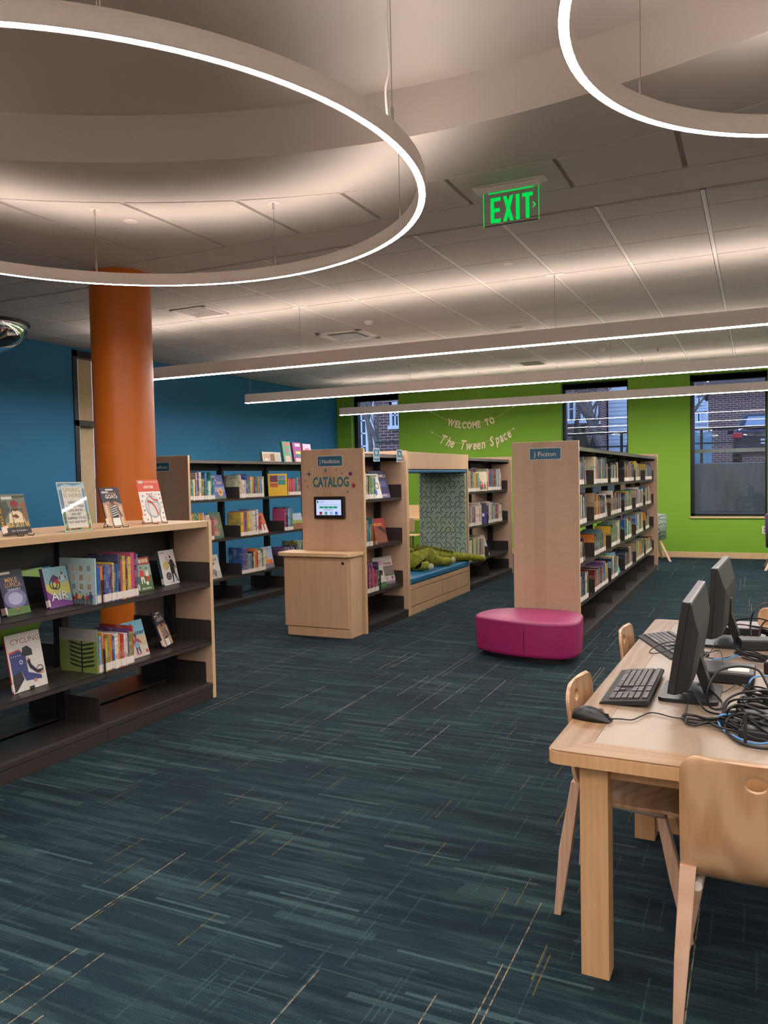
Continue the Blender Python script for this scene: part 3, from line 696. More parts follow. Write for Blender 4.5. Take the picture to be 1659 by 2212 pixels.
def art_blackstar(p, w, h):
    p.rect(0, w, 0, h, (104, 112, 96)); p.poly([(0, h*.35), (w*.3, h*.6), (w*.2, h*.85), (0, h*.8)], (64, 72, 62)); p.poly([(w*.6, h*.3), (w, h*.35), (w, h*.8), (w*.8, h*.75)], (120, 90, 60))
    p.poly([(w*.15, h*.28), (w*.85, h*.28), (w*.78, h*.5), (w*.6, h*.58), (w*.4, h*.58), (w*.22, h*.5)], (214, 196, 160)); p.disc(w*.5, h*.66, w*.13, h*.1, (106, 66, 46)); p.poly([(w*.34, h*.7), (w*.38, h*.82), (w*.55, h*.85), (w*.68, h*.76), (w*.68, h*.7), (w*.5, h*.73)], (136, 26, 32))
    p.disc(w*.86, h*.72, w*.07, h*.07, (140, 88, 50)); p.poly([(w*.3, h*.45), (w*.5, h*.38), (w*.62, h*.42), (w*.5, h*.5)], (96, 52, 40))
    p.rect(0, w, 0, h*.16, (44, 46, 44)); p.text('BLACK STAR', w*.5, h*.225, h*.11, (222, 170, 74), .02, fit=w*.94); p.text('THE DOOR OF NO RETURN', w*.5, h*.075, h*.04, (214, 206, 190), .01, fit=w*.66)
    p.rect(w*.03, w*.46, h*.87, h*.94, (196, 192, 184)); p.text('ALEXANDER', w*.72, h*.925, h*.06, (36, 34, 30), .02, fit=w*.5)
b1 = face_book('display_book', 'jacketed novel with a red-capped baseball player and BLACK STAR title, on the low shelf top', (-3.27, 2.70, ZL+.012), 4, 14, .148, .2, .036, (88, 92, 80), art_blackstar, None)
p = Print(0); p.text('BLACK STAR', -.09, 0, .018, (222, 170, 74), .02); q = p.build('spine_print', b1); q.rotation_euler = (0, PI/2, -PI/2); q.location = (-.0012, .018, .02)
easel((-3.262, 2.71, ZL), 4, 14, .148, 'black wire easel holding the red-capped baseball novel')
def art_sign(p, w, h):
    p.rect(0, w, 0, h, (226, 228, 226)); p.rect(w*.03, w*.97, h*.02, h*.98, (120, 160, 200)); p.poly([(w*.03, h*.9), (w*.3, h*.96), (w*.6, h*.92), (w*.97, h*.97), (w*.97, h*.86), (w*.03, h*.84)], (206, 220, 232))
    p.rect(w*.03, w*.97, h*.02, h*.4, (150, 176, 140)); 
    R = random.Random(3)
    for i in range(16): p.disc(w*(.06+.88*i/15), h*(.045+R.uniform(0, .03)), w*.035, h*.024, R.choice([(204, 150, 60), (70, 96, 60), (226, 214, 180), (180, 90, 60)]), 8)
    for i in range(8): p.disc(w*(.07 if i % 2 else .93), h*(.1+.035*i), w*.03, h*.03, R.choice([(96, 130, 84), (70, 110, 90), (204, 190, 120)]), 8)
    p.rect(w*.13, w*.87, h*.07, h*.9, (226, 216, 206))
    p.text('SPRING', w*.5, h*.83, h*.085, (164, 150, 92), .004, fit=w*.6); p.text('IS HERE!', w*.5, h*.72, h*.085, (164, 150, 92), .004, fit=w*.66)
    for i, (s, f) in enumerate((('CHECK OUT', .46), ('SOME OF THESE', .66), ('COOL BOOKS', .54), ('AND GET', .36), ('INSPIRED TO GO', .68), ('OUT AND PLAY!', .64))): p.text(s, w*.5, h*(.58-.079*i), h*.048, (74, 84, 80), .035, fit=w*f)
e = empty('sign_holder', (0, 0, 0), 0, 'clear acrylic stand with a SPRING IS HERE flyer on the low shelf top', 'sign')
T = Matrix.Translation((-3.225, 3.01, ZL+.002)) @ Matrix.Rotation(math.radians(90+3), 4, 'Z') @ Matrix.Rotation(-math.radians(12), 4, 'X'); e.location = T.to_translation(); e.rotation_euler = T.to_euler()
bx('flyer', M['paper'], .003, .192, .001, .002, .003, .262, e); p = Print(.001); art_sign(p, .195, .265); p.build('flyer_print', e)
mb = MB(); mb.box(0, .195, -.0022, -.0006, 0, .266); mb.box(0, .195, .003, .005, 0, .266); q = mb.build('acrylic_panel', M['acrylic'], e)
q = bx('acrylic_foot', M['acrylic'], 0, .195, -.012, .075, -.0, .003, e); q.rotation_euler = (math.radians(12), 0, 0)
def art_goats(p, w, h):
    p.rect(0, w, 0, h, (50, 48, 66)); p.poly([(0, 0), (w, 0), (w, h*.55), (w*.5, h*.66), (0, h*.6)], (176, 140, 112)); p.poly([(w*.05, 0), (w*.25, 0), (w*.2, h*.55), (w*.08, h*.55)], (206, 176, 146)); p.poly([(w*.75, 0), (w*.9, 0), (w*.92, h*.5), (w*.8, h*.5)], (206, 176, 146))
    p.poly([(w*.3, h*.0), (w*.75, 0), (w*.7, h*.25), (w*.36, h*.25)], (228, 224, 216)); p.poly([(w*.34, h*.2), (w*.68, h*.2), (w*.72, h*.5), (w*.36, h*.52)], (40, 38, 46))
    for i in range(5): p.poly([(w*.36, h*(.24+.055*i)), (w*.69, h*(.29+.055*i)), (w*.69, h*(.31+.055*i)), (w*.36, h*(.26+.055*i))], (222, 218, 210))
    p.poly([(w*.68, h*.48), (w*.76, h*.44), (w*.9, h*.24), (w*.8, h*.2)], (116, 72, 52)); p.disc(w*.5, h*.6, w*.1, h*.075, (110, 68, 50)); p.poly([(w*.34, h*.58), (w*.38, h*.68), (w*.55, h*.7), (w*.62, h*.63), (w*.5, h*.64)], (30, 22, 24))
    p.text('TENNIS', w*.55, h*.84, h*.05, (200, 150, 70), .01, fit=w*.5); p.text('GOATs', w*.52, h*.755, h*.1, (232, 216, 200), .03, fit=w*.64); p.rect(w*.28, w*.68, h*.92, h*.96, (214, 208, 200)); p.rect(w*.06, w*.4, h*.85, h*.9, (190, 186, 180)); p.disc(w*.9, h*.08, w*.05, h*.035, (206, 160, 80))
face_book('display_book', 'dark cover with a tennis player and the word GOATs, on the low shelf top', (-3.262, 3.345, ZL+.012), 2, 15, .15, .222, .008, (44, 42, 60), art_goats); easel((-3.254, 3.35, ZL), 2, 15, .15, 'black wire easel under the tennis book')
def art_soccer(p, w, h):
    p.rect(0, w, 0, h, (228, 222, 214)); p.rect(0, w, h*.72, h, (206, 74, 44)); p.text('E Y E W I T N E S S', w*.56, h*.945, h*.04, (232, 206, 190), .02, fit=w*.74); p.text('SOCCER', w*.5, h*.825, h*.06, (238, 226, 214), .03, fit=w*.44); p.rect(w*.08, w*.28, h*.915, h*.975, (200, 196, 190))
    p.disc(w*.52, h*.36, w*.345, h*.27, (120, 130, 140), 32); p.disc(w*.52, h*.365, w*.33, h*.258, (176, 182, 186), 32); p.disc(w*.53, h*.37, w*.29, h*.225, (206, 206, 202), 32)
    p.ring(w*.26, h*.18, w*.38, w*.45, (186, 70, 46), 20, -.05, 1.45); p.ring(w*.74, h*.76, w*.3, w*.35, (186, 70, 46), 20, 3.5, 4.9)
    for i, (a, b) in enumerate(((.16, .62), (.36, .66), (.56, .66), (.74, .65), (.9, .64), (.91, .55), (.93, .44), (.93, .34), (.92, .2), (.9, .08), (.08, .5), (.07, .38), (.1, .28), (.07, .18), (.16, .06), (.32, .05))): p.disc(w*a, h*b, w*.035, h*.02, [(70, 70, 72), (186, 70, 56), (96, 120, 96), (190, 150, 90)][i % 4], 7)
face_book('display_book', 'large white and red sports book with a big baseball on the cover', (-3.30, 3.68, ZL+.012), 3, 13, .205, .262, .009, (206, 90, 60), art_soccer); easel((-3.292, 3.69, ZL), 3, 13, .205, 'black wire easel under the large baseball-cover book')
# upper shelf of the low bookcase
Z1 = .745
def art_big(p, w, h):
    p.rect(0, w, 0, h, (54, 54, 84)); p.disc(w*.5, h*.36, w*.46, h*.22, (120, 116, 160)); p.disc(w*.5, h*.36, w*.3, h*.14, (176, 176, 206)); p.rect(0, w, 0, h*.16, (84, 120, 60)); p.rect(0, w, h*.86, h, (40, 40, 48)); p.rect(w*.05, w*.5, h*.92, h*.97, (200, 196, 190))
    p.text('MIKE', w*.48, h*.78, h*.1, (206, 160, 90), .01, fit=w*.5); p.text('LUPICA', w*.52, h*.67, h*.1, (206, 160, 90), .01, fit=w*.66); p.text('THE BIG FIELD', w*.52, h*.57, h*.04, (206, 200, 196), .02, fit=w*.56); figure(p, w*.5, h*.04, h*.14, (120, 80, 60), (190, 120, 60), (60, 60, 50), (30, 20, 20))
face_book('display_book', 'leaning novel with a night baseball stadium cover, left part of the low bookcase', (-3.30, 2.70, Z1+.002), 4, 15, .15, .225, .034, (58, 52, 60), art_big)
def art_air(p, w, h):
    p.rect(0, w, 0, h, (128, 170, 176)); p.rect(0, w, h*.3, h*.6, (188, 182, 96)); p.poly([(0, 0), (w, 0), (w, h*.1), (w*.4, h*.2), (0, h*.45)], (112, 58, 128)); p.rect(0, w, 0, h*.07, (120, 70, 130))
    p.ring(w*.34, h*.58, w*.13, w*.17, (40, 40, 44)); p.ring(w*.45, h*.56, w*.13, w*.17, (40, 40, 44)); p.poly([(w*.25, h*.72), (w*.4, h*.82), (w*.6, h*.72), (w*.5, h*.62), (w*.3, h*.64)], (86, 56, 84)); p.disc(w*.5, h*.63, w*.09, h*.05, (186, 50, 50)); figure(p, w*.76, h*.5, h*.36, (110, 70, 50), (180, 186, 190), (160, 170, 160), (150, 60, 50))
    p.text('AIR', w*.5, h*.26, h*.22, (60, 40, 80), .05, fit=w*.76); p.text('AIR', w*.5, h*.265, h*.22, (224, 218, 214), .012, fit=w*.72)
face_book('display_book', 'upright purple and yellow AIR cover with a stunt rider', (-3.29, 2.95, Z1+.002), 2, 13, .16, .212, .022, (100, 60, 110), art_air)
bl = bookcase
book_row(-3.165, 2.40, 2.575, Z1, 'upper low shelf at the left frame edge', 'books on the low display bookcase', 5, .012, (.2, .25), (.15, .2), ['red', 'white', 'pink'])
# first book: wide pale picture book, standing at the divider
book_row(-3.165, 3.152, 3.47, Z1, 'upper shelf of the low bookcase', 'books on the low display bookcase', 21, .0125, (.2, .27), (.16, .24), ['purple', 'orange', 'yellow', 'dark red', 'green', 'navy', 'pink', 'blue', 'red', 'teal', 'purple', 'pink'])
def art_fam(p, w, h):
    p.rect(0, w, 0, h, (168, 196, 200)); R = random.Random(4)
    for i in range(4):
        for j in range(3):
            a, b = w*(.1+.22*i), h*(.3+.2*j); p.rect(a, a+w*.15, b, b+h*.15, (206, 206, 196)); p.rect(a+w*.02, a+w*.13, b+.004, b+h*.14, R.choice([(150, 140, 120), (180, 172, 156), (130, 150, 160)]))
    for i in range(9): figure(p, w*(.08+.1*i), .0, h*(.2+.04*(i % 3)), R.choice([(200, 160, 130), (120, 80, 60)]), R.choice([(180, 60, 50), (60, 80, 120), (200, 180, 120)]), (90, 90, 100), (60, 40, 30))
e = empty('picture_book', (-3.42, 3.1475, Z1+.001), 0, 'wide pale blue picture book of framed portraits, at the divider on the upper low shelf', 'book')
c = MB(); c.box(0, .255, -.008, -.0065, 0, .245); c.box(0, .255, -.0015, 0, 0, .245); c.box(.2535, .255, -.0065, -.0015, 0, .245); c.build('cover', plain(168, 196, 200, .35), e); bx('pages', M['paper'], .003, .2535, -.0065, -.0015, .003, .242, e)
p = Print(-.008); art_fam(p, .255, .245); p.build('cover_print', e)
def art_pitch(p, w, h):
    p.rect(0, w, 0, h, (72, 104, 48)); p.rect(0, w, h*.76, h, (168, 62, 48)); p.text('KID TEAM', w*.5, h*.9, h*.07, (228, 214, 190), .03, fit=w*.8); p.rect(0, w, h*.45, h*.76, (140, 170, 150))
    figure(p, w*.35, h*.22, h*.5, (196, 140, 110), (206, 60, 50), (228, 224, 214), (90, 60, 40), .05); figure(p, w*.7, h*.26, h*.42, (196, 150, 120), (222, 216, 206), (206, 60, 50), (60, 40, 30)); p.disc(w*.62, h*.22, w*.09, h*.06, (230, 228, 222))
    p.text('TEAM GAME', w*.5, h*.08, h*.05, (226, 222, 206), .03, fit=w*.6)
def art_pitch2(p, w, h):
    p.rect(0, w, 0, h, (72, 104, 48)); p.rect(0, w, h*.78, h, (168, 62, 48)); p.rect(0, w, h*.45, h*.78, (140, 170, 150))
    for i in range(7): p.rect(w*(.08+.12*i), w*(.16+.12*i), h*.84, h*.95, (228, 196, 120) if i % 2 else (236, 226, 206))
    figure(p, w*.35, h*.22, h*.5, (196, 140, 110), (206, 60, 50), (228, 224, 214), (90, 60, 40), .05); figure(p, w*.7, h*.26, h*.42, (196, 150, 120), (222, 216, 206), (206, 60, 50), (60, 40, 30)); p.disc(w*.62, h*.22, w*.09, h*.06, (230, 228, 222))
    p.text('MIKE LUPICA', w*.5, h*.07, h*.05, (226, 222, 206), .03, fit=w*.6)
face_book('display_book', 'small green cover with children playing soccer, on the upper low shelf', (-3.27, 3.585, Z1+.002), 2, 12, .13, .2, .012, (70, 100, 50), art_pitch2)
def art_white(p, w, h):
    p.rect(0, w, 0, h, (222, 216, 212)); p.rect(w*.06, w*.36, h*.92, h*.95, (150, 146, 146)); p.text('. . . . . . . .', w*.65, h*.94, h*.02, (120, 40, 40)); k = (44, 38, 38)
    p.poly([(w*.58, h*.3), (w*.84, h*.3), (w*.84, h*.64), (w*.78, h*.72), (w*.62, h*.72), (w*.57, h*.62)], k); p.disc(w*.68, h*.79, w*.05, h*.045, k); p.poly([(w*.6, h*.66), (w*.52, h*.56), (w*.5, h*.7), (w*.54, h*.7), (w*.55, h*.62), (w*.6, h*.6)], k)
    p.poly([(w*.82, h*.66), (w*.95, h*.46), (w*.93, h*.42), (w*.8, h*.58)], k); p.poly([(w*.6, h*.31), (w*.7, h*.31), (w*.66, h*.08), (w*.6, h*.08)], k); p.poly([(w*.74, h*.31), (w*.84, h*.31), (w*.93, h*.1), (w*.87, h*.1)], k); p.rect(w*.56, w*.66, h*.055, h*.08, k); p.rect(w*.87, w*.98, h*.07, h*.1, k)
    for i in range(5): p.text('ROUND', w*.71, h*(.62-.06*i), h*.03, (110, 64, 58), .0, fit=w*.2)
    p.ring(w*.45, h*.76, w*.04, w*.07, (178, 120, 110)); p.disc(w*.32, h*.56, w*.17, h*.12, (206, 186, 104), 24); p.ring(w*.32, h*.56, w*.15, w*.165, (186, 160, 80)); p.disc(w*.38, h*.25, w*.165, h*.115, (70, 72, 74), 24)
    p.poly([(w*.38, h*.33), (w*.28, h*.19), (w*.48, h*.19)], (170, 170, 168)); p.poly([(w*.38, h*.3), (w*.31, h*.2), (w*.45, h*.2)], (70, 72, 74)); p.text('A NOVEL', w*.35, h*.06, h*.03, (110, 104, 104), .0, fit=w*.34)
face_book('display_book', 'white cover with a black basketball player silhouette and gold medal', (-3.31, 3.85, Z1+.002), 6, 12, .162, .218, .02, (70, 96, 90), art_white)
# lower shelf of the low bookcase
Z0 = .375
def art_cyc(p, w, h):
    p.rect(0, w, 0, h, (206, 200, 192)); p.text('CYCLING', w*.56, h*.86, h*.1, (150, 66, 62), -.005, fit=w*.84); b = (52, 62, 116); k = (36, 34, 38)
    p.poly([(w*.05, h*.66), (w*.36, h*.7), (w*.5, h*.6), (w*.5, h*.3), (w*.85, h*.2), (w*.86, h*.13), (w*.4, h*.16), (w*.3, h*.36), (w*.05, h*.3)], b); p.poly([(w*.05, h*.3), (w*.3, h*.36), (w*.36, h*.2), (w*.1, h*.02), (w*.02, h*.02)], k); p.poly([(w*.05, h*.66), (w*.36, h*.7), (w*.36, h*.73), (w*.05, h*.7)], (176, 60, 60))
    for i in range(5): p.star(w*(.1+.06*i), h*.62, w*.018, w*.008, 5, (220, 220, 220))
    p.poly([(w*.52, h*.56), (w*.62, h*.52), (w*.6, h*.42), (w*.54, h*.46)], (176, 130, 106)); p.poly([(w*.4, h*.62), (w*.44, h*.74), (w*.58, h*.76), (w*.7, h*.68), (w*.7, h*.58), (w*.5, h*.58)], k); p.ring(w*.34, h*.5, w*.03, w*.05, (200, 200, 206))
    p.poly([(w*.5, h*.5), (w*.56, h*.36), (w*.74, h*.24), (w*.92, h*.25), (w*.92, h*.3), (w*.76, h*.3), (w*.62, h*.42), (w*.58, h*.52)], k); p.ring(w*.84, h*.3, w*.08, w*.1, k); p.disc(w*.66, h*.13, w*.05, h*.035, (184, 136, 110)); p.disc(w*.9, h*.24, w*.04, h*.03, (184, 136, 110)); p.rect(w*.45, w*.6, 0, h*.05, k)
face_book('display_book', 'tall CYCLING cover with a helmeted racer in blue, lowest filled shelf at left', (-3.25, 2.68, Z0+.002), 3, 11, .215, .282, .01, (176, 40, 46), art_cyc)
def art_scoot(p, w, h):
    p.rect(0, w, 0, h, (196, 186, 170)); p.rect(0, w, h*.55, h, (110, 168, 188)); p.rect(0, w, h*.3, h*.58, (190, 168, 130)); p.text('Scooter', w*.56, h*.66, h*.11, (34, 32, 34), .04, fit=w*.82); p.star(w*.4, h*.86, w*.13, w*.06, 4, (56, 96, 120)); figure(p, w*.5, h*.1, h*.52, (96, 62, 48), (160, 60, 66), (52, 60, 90), (28, 20, 20)); p.disc(w*.5, h*.34, w*.09, h*.09, (110, 160, 200), 10); p.disc(w*.9, h*.12, w*.07, h*.05, (190, 60, 60)); p.rect(w*.4, w*.62, h*.07, h*.1, (190, 80, 90))
face_book('display_book', 'Scooter cover with a child on a scooter under a pale blue sky', (-3.235, 3.45, Z0+.002), 2, 16, .172, .215, .006, (120, 168, 186), art_scoot, lab=False)
face_book('display_book', 'dark GOATs book on an easel at the right end of the lower display shelf', (-3.25, 3.76, Z0+.012), 20, 20, .15, .222, .012, (44, 42, 60), art_goats); easel((-3.242, 3.765, Z0), 20, 20, .15, 'black wire easel at the right end of the lower display shelf')
book_row(-3.165, 3.152, 3.42, Z0, 'lower shelf of the low bookcase', 'books on the low display bookcase', 44, .0115, (.18, .26), (.2, .26), ['white', 'red', 'blue', 'yellow', 'light blue', 'orange', 'olive', 'blue', 'green', 'purple', 'red'])
def art_leaf(p, w, h):
    p.rect(0, w, 0, h, (122, 136, 70)); p.rect(0, w, h*.72, h, (150, 146, 140))
    for i in range(6):
        for s in (-1, 1): p.poly([(w*.6, h*(.1+.1*i)), (w*(.6+s*.3), h*(.16+.1*i)), (w*(.6+s*.34), h*(.22+.1*i)), (w*.6, h*(.14+.1*i))], (40, 48, 30))
    p.rect(w*.58, w*.62, 0, h*.72, (46, 40, 30))
e = empty('picture_book', (-3.44, 3.1475, Z0+.001), 0, 'picture book with dark leafy branches on its cover, lower display shelf divider', 'book')
c = MB(); c.box(0, .27, -.008, -.0065, 0, .235); c.box(0, .27, -.0015, 0, 0, .235); c.box(.2685, .27, -.0065, -.0015, 0, .235); c.build('cover', plain(122, 136, 70, .4), e); bx('pages', M['paper'], .003, .2685, -.0065, -.0015, .003, .232, e)
p = Print(-.008); art_leaf(p, .27, .235); p.build('cover_print', e)

# rows on the tall bookcases ----------------------------------------
XR3 = -5.248; XR1 = -3.208; XJ = -1.346
PB = ['white', 'cream', 'red', 'orange', 'yellow', 'green', 'teal', 'light blue', 'blue', 'purple', 'pink', 'tan', 'navy', 'olive', 'white', 'cream']
G3 = 'books on the blue-wall bookcase'
S3 = 6.465
r3 = [(0, 2, 6.5, 6.99, 'top shelf of the blue-wall bookcase, left section', PB, .0225), (1, 2, 7.40, 7.92, 'top shelf of the blue-wall bookcase, second section', PB, .0225), (2, 2, 8.42, 8.75, 'top shelf of the blue-wall bookcase, third section', ['red', 'orange', 'yellow', 'teal', 'pink', 'purple'], .02),
      (0, 1, 6.5, 6.93, 'middle shelf of the blue-wall bookcase, left section', PB, .0225), (1, 1, 7.40, 7.85, 'middle shelf of the blue-wall bookcase, second section', PB, .0225), (2, 1, 8.32, 8.53, 'middle shelf of the blue-wall bookcase, third section', PB, .0225),
      (1, 0, 7.40, 7.92, 'lowest filled shelf of the blue-wall bookcase, second section', PB, .0225), (2, 0, 8.32, 8.8, 'lowest filled shelf of the blue-wall bookcase, third section', PB, .0225)]
for i, (s, lv, a, b, wh, pal, tm) in enumerate(r3): book_row(XR3, a, b, LV_R[1+lv], wh, G3, 100+i, tm, (.2, .3), (.18, .24), pal)
G1 = 'books on the bookcase joined to the catalog station'
for i, (lv, a, b, wh) in enumerate(((2, 6.36, 6.67, 'top shelf right of the catalog station'), (1, 6.36, 6.6, 'middle shelf right of the catalog station'), (0, 6.36, 6.70, 'lowest filled shelf right of the catalog station'))):
    book_row(XR1, a, b, LV_R[1+lv], wh, G1, 140+i, .019, (.2, .29), (.17, .22), (PB, ['white', 'red', 'light blue', 'blue', 'teal', 'cream'], ['red', 'purple', 'pink', 'navy', 'grey', 'dark red'])[i])
G2 = 'books on the bookcase beyond the reading nook'
for i, (s, lv, a, b, wh) in enumerate(((0, 2, 9.16, 9.72, 'top shelf, first section beyond the nook'), (1, 2, 10.07, 10.75, 'top shelf, second section beyond the nook'), (0, 1, 9.16, 9.8, 'middle shelf, first section beyond the nook'), (1, 1, 10.07, 10.7, 'middle shelf, second section beyond the nook'), (0, 0, 9.16, 9.92, 'lowest filled shelf beyond the nook'))):
    book_row(XR1, a, b, LV_R[1+lv], wh, G2, 160+i, .03, (.22, .29), (.17, .22), PB+['red', 'purple'], True)
GJ = 'novels on the fiction bookcase'
JP = ['white', 'grey', 'navy', 'blue', 'light blue', 'black', 'purple', 'tan', 'brown', 'navy', 'dark red', 'orange', 'grey', 'teal', 'yellow', 'black', 'green', 'cream']
jr = {4: [(6.46, 6.93), (7.375, 8.15), (8.285, 8.78), (9.2, 9.97), (10.11, 10.58), (11.03, 11.86)], 3: [(6.46, 7.08), (7.375, 7.98), (8.285, 8.99), (9.2, 9.85), (10.11, 10.8), (11.03, 11.72)],
      2: [(6.46, 6.86), (7.375, 7.98), (8.285, 8.9), (9.2, 9.84), (10.11, 10.8), (11.03, 11.5)], 1: [(6.46, 7.1), (7.375, 8.12), (8.285, 8.78), (9.2, 9.8), (10.11, 10.9), (11.03, 11.76)]}
lvn = {4: 'top shelf', 3: 'second shelf', 2: 'third shelf', 1: 'lowest filled shelf'}; secn = ['nearest', 'second', 'third']
for lv, rows in jr.items():
    for i, (a, b) in enumerate(rows):
        st = i >= 1
        book_row(XJ, a, b, LV_J[lv], '' if st else '%s nearest the ottoman, fiction bookcase' % lvn[lv], GJ, 200+lv*10+i, .027, (.18, .25), (.13, .19), JP, st)
# leaning face-out books on the tall bookcases
def art_gen(bg, bands, ttl=None, tc=(236, 226, 206), extra=None):
    def f(p, w, h):
        p.rect(0, w, 0, h, bg)
        for (a, b, c, d, col) in bands: p.rect(w*a, w*b, h*c, h*d, col)
        if extra: extra(p, w, h)
        for (t, u, v, s, ft) in (ttl or []): p.text(t, w*u, h*v, h*s, tc, .02, fit=w*ft)
    return f
def sun(p, w, h):
    for u, v, r in ((.62, .28, .24), (.24, .38, .11)): p.star(w*u, h*v, w*r, w*r*.6, 12, (222, 166, 50)); p.disc(w*u, h*v, w*r*.4, w*r*.4, (150, 96, 40), 14)
    p.rect(0, w, 0, h*.08, (86, 110, 70))
face_book('display_book', 'blue cover with big sunflowers, leaning on the blue-wall bookcase top shelf', (XR3-.06, 7.0, LV_R[3]+.003), 2, 14, .24, .27, .008, (60, 76, 140), art_gen((78, 96, 160), [(0, 1, .3, .5, (120, 140, 190))], [('RED', .3, .9, .09, .3), ('SOIL', .35, .79, .09, .34), ('SUN', .66, .66, .1, .36)], (226, 190, 120), sun))
def hip(p, w, h):
    p.disc(w*.5, h*.68, w*.28, h*.17, (146, 106, 86)); p.disc(w*.5, h*.62, w*.2, h*.1, (176, 132, 110)); p.disc(w*.45, h*.26, w*.3, h*.17, (140, 98, 80)); p.disc(w*.45, h*.2, w*.22, h*.1, (176, 132, 110))
    for i in range(12): p.disc(w*(.08+.075*i), h*(.45+.05*math.sin(i*2.1)), w*.035, h*.02, (176, 180, 90), 7)
face_book('display_book', 'green swamp cover with two brown animal heads, blue-wall bookcase middle shelf', (XR3-.06, 6.96, LV_R[2]+.003), 2, 12, .22, .29, .01, (70, 96, 74), art_gen((84, 112, 84), [(0, 1, 0, .1, (60, 90, 70))], None, extra=hip))
def tur(p, w, h):
    p.poly([(w*.1, h*.62), (w*.75, h*.68), (w*.5, h*.5), (w*.16, h*.42)], (110, 106, 102)); p.disc(w*.5, h*.28, w*.24, h*.12, (136, 132, 128)); p.rect(w*.3, w*.42, h*.08, h*.24, (96, 92, 90)); p.rect(w*.56, w*.68, h*.08, h*.24, (96, 92, 90))
face_book('display_book', 'white Turtles cover with grey turtle drawings, blue-wall bookcase low shelf', (XR3-.06, 6.85, LV_R[1]+.003), 2, 14, .27, .26, .008, (206, 200, 190), art_gen((214, 208, 198), [(0, 1, 0, .3, (190, 184, 174))], [('Turtles', .55, .8, .13, .66)], (120, 106, 90), tur))
face_book('display_book', 'orange-red cover with white bottle shapes, leaning on the middle blue-wall shelf', (XR3-.06, 7.88, LV_R[2]+.003), 2, 20, .18, .25, .006, (206, 100, 60), art_gen((206, 104, 62), [(0, .9, 0, .42, (226, 214, 200)), (.2, .32, .2, .5, (196, 120, 80)), (.55, .68, .14, .42, (60, 60, 60))]))
face_book('display_book', 'pale cover with an orange digger, leaning on a low blue-wall shelf', (XR3-.06, 7.95, LV_R[1]+.003), 2, 12, .22, .26, .008, (176, 186, 200), art_gen((170, 184, 204), [(0, 1, 0, .22, (120, 116, 120)), (.3, .9, .2, .38, (216, 110, 40)), (.1, .6, .38, .44, (222, 170, 60)), (.25, .4, .44, .56, (216, 140, 50))], [('A Sister Book', .5, .88, .06, .7)], (60, 90, 140)))
face_book('display_book', 'landscape picture cover with green fields on the middle blue-wall shelf', (XR3-.05, 8.56, LV_R[2]+.003), 0, 10, .28, .2, .008, (170, 120, 90), art_gen((176, 196, 214), [(0, 1, 0, .36, (142, 92, 66)), (0, 1, .36, .56, (150, 160, 80))]))
e = face_book('display_book', 'yellow-bordered magazine-style cover facing out on the top blue-wall shelf', (XR3-.11, 8.14, LV_R[3]+.003), -40, 4, .24, .27, .008, (216, 176, 40), art_gen((222, 180, 44), [(.1, .5, .62, .92, (104, 46, 90)), (.52, .92, .74, .92, (110, 140, 190)), (.52, .92, .5, .72, (60, 140, 140)), (.1, .5, .4, .58, (190, 90, 50))]), lab=False)
# standing items on top of the blue-wall bookcase
ZT3 = 1.655-.043
def topitem(y, w, h, board, art, label, name='display_book', cat='book'):
    return face_book(name, label, (-5.28, y, ZT3), 0, 8, w, h, .03, board, art, lab=False, cat=cat)
topitem(7.92, .4, .115, (60, 64, 60), art_gen((220, 212, 196), [(.06, .4, .05, .8, (216, 176, 150)), (.42, .66, .05, .82, (150, 110, 70)), (.68, .94, .05, .8, (206, 200, 190)), (.12, .3, .1, .35, (236, 230, 220))]), 'long low white box with paper labels, standing on top of the blue-wall bookcase', 'storage_box', 'box')
topitem(8.39, .19, .255, (40, 90, 80), art_gen((110, 178, 150), [(.3, .9, .78, .95, (214, 130, 120)), (.2, .8, 0, .3, (226, 196, 180)), (.4, .7, .45, .66, (200, 110, 140))]), 'green cover with pink lettering standing on top of the blue-wall bookcase')
topitem(8.63, .2, .25, (90, 36, 90), art_gen((164, 78, 150), [(.3, .9, .8, .95, (226, 214, 226)), (.3, 1, .42, .55, (226, 206, 100)), (.3, 1, .25, .42, (60, 130, 140)), (.2, 1, .02, .2, (226, 206, 190))]), 'magenta cover with coloured bands on top of the blue-wall bookcase')
topitem(8.88, .2, .24, (160, 110, 130), art_gen((220, 180, 200), [(.2, .8, .5, .75, (190, 80, 120))]), 'pale pink cover partly hidden by the catalog station panel, on top of the blue-wall bookcase')
# face-outs right of the catalog station
def circ(p, w, h): p.ring(w*.4, h*.7, w*.14, w*.19, (150, 150, 150)); p.disc(w*.45, h*.25, w*.24, h*.16, (90, 130, 190)); p.ring(w*.75, h*.5, w*.1, w*.16, (160, 120, 90))
face_book('display_book', 'white cover with circled objects, top shelf right of the catalog station', (XR1-.085, 6.71, LV_R[3]+.003), -10, 15, .21, .24, .008, (216, 196, 120), art_gen((226, 220, 212), [(.4, .9, .88, .94, (120, 116, 110))], extra=circ))
face_book('display_book', 'dark TUNNELS cover behind the circled-objects book', (XR1-.13, 6.86, LV_R[3]+.003), -13, 13, .28, .27, .008, (50, 50, 80), art_gen((56, 58, 92), [(0, 1, 0, .15, (120, 110, 150)), (.1, .9, .4, .6, (84, 96, 150)), (.3, .6, .44, .5, (206, 120, 80))], [('TUNNELS', .55, .8, .1, .8), ('ENGINEERED!', .6, .08, .05, .5)]))
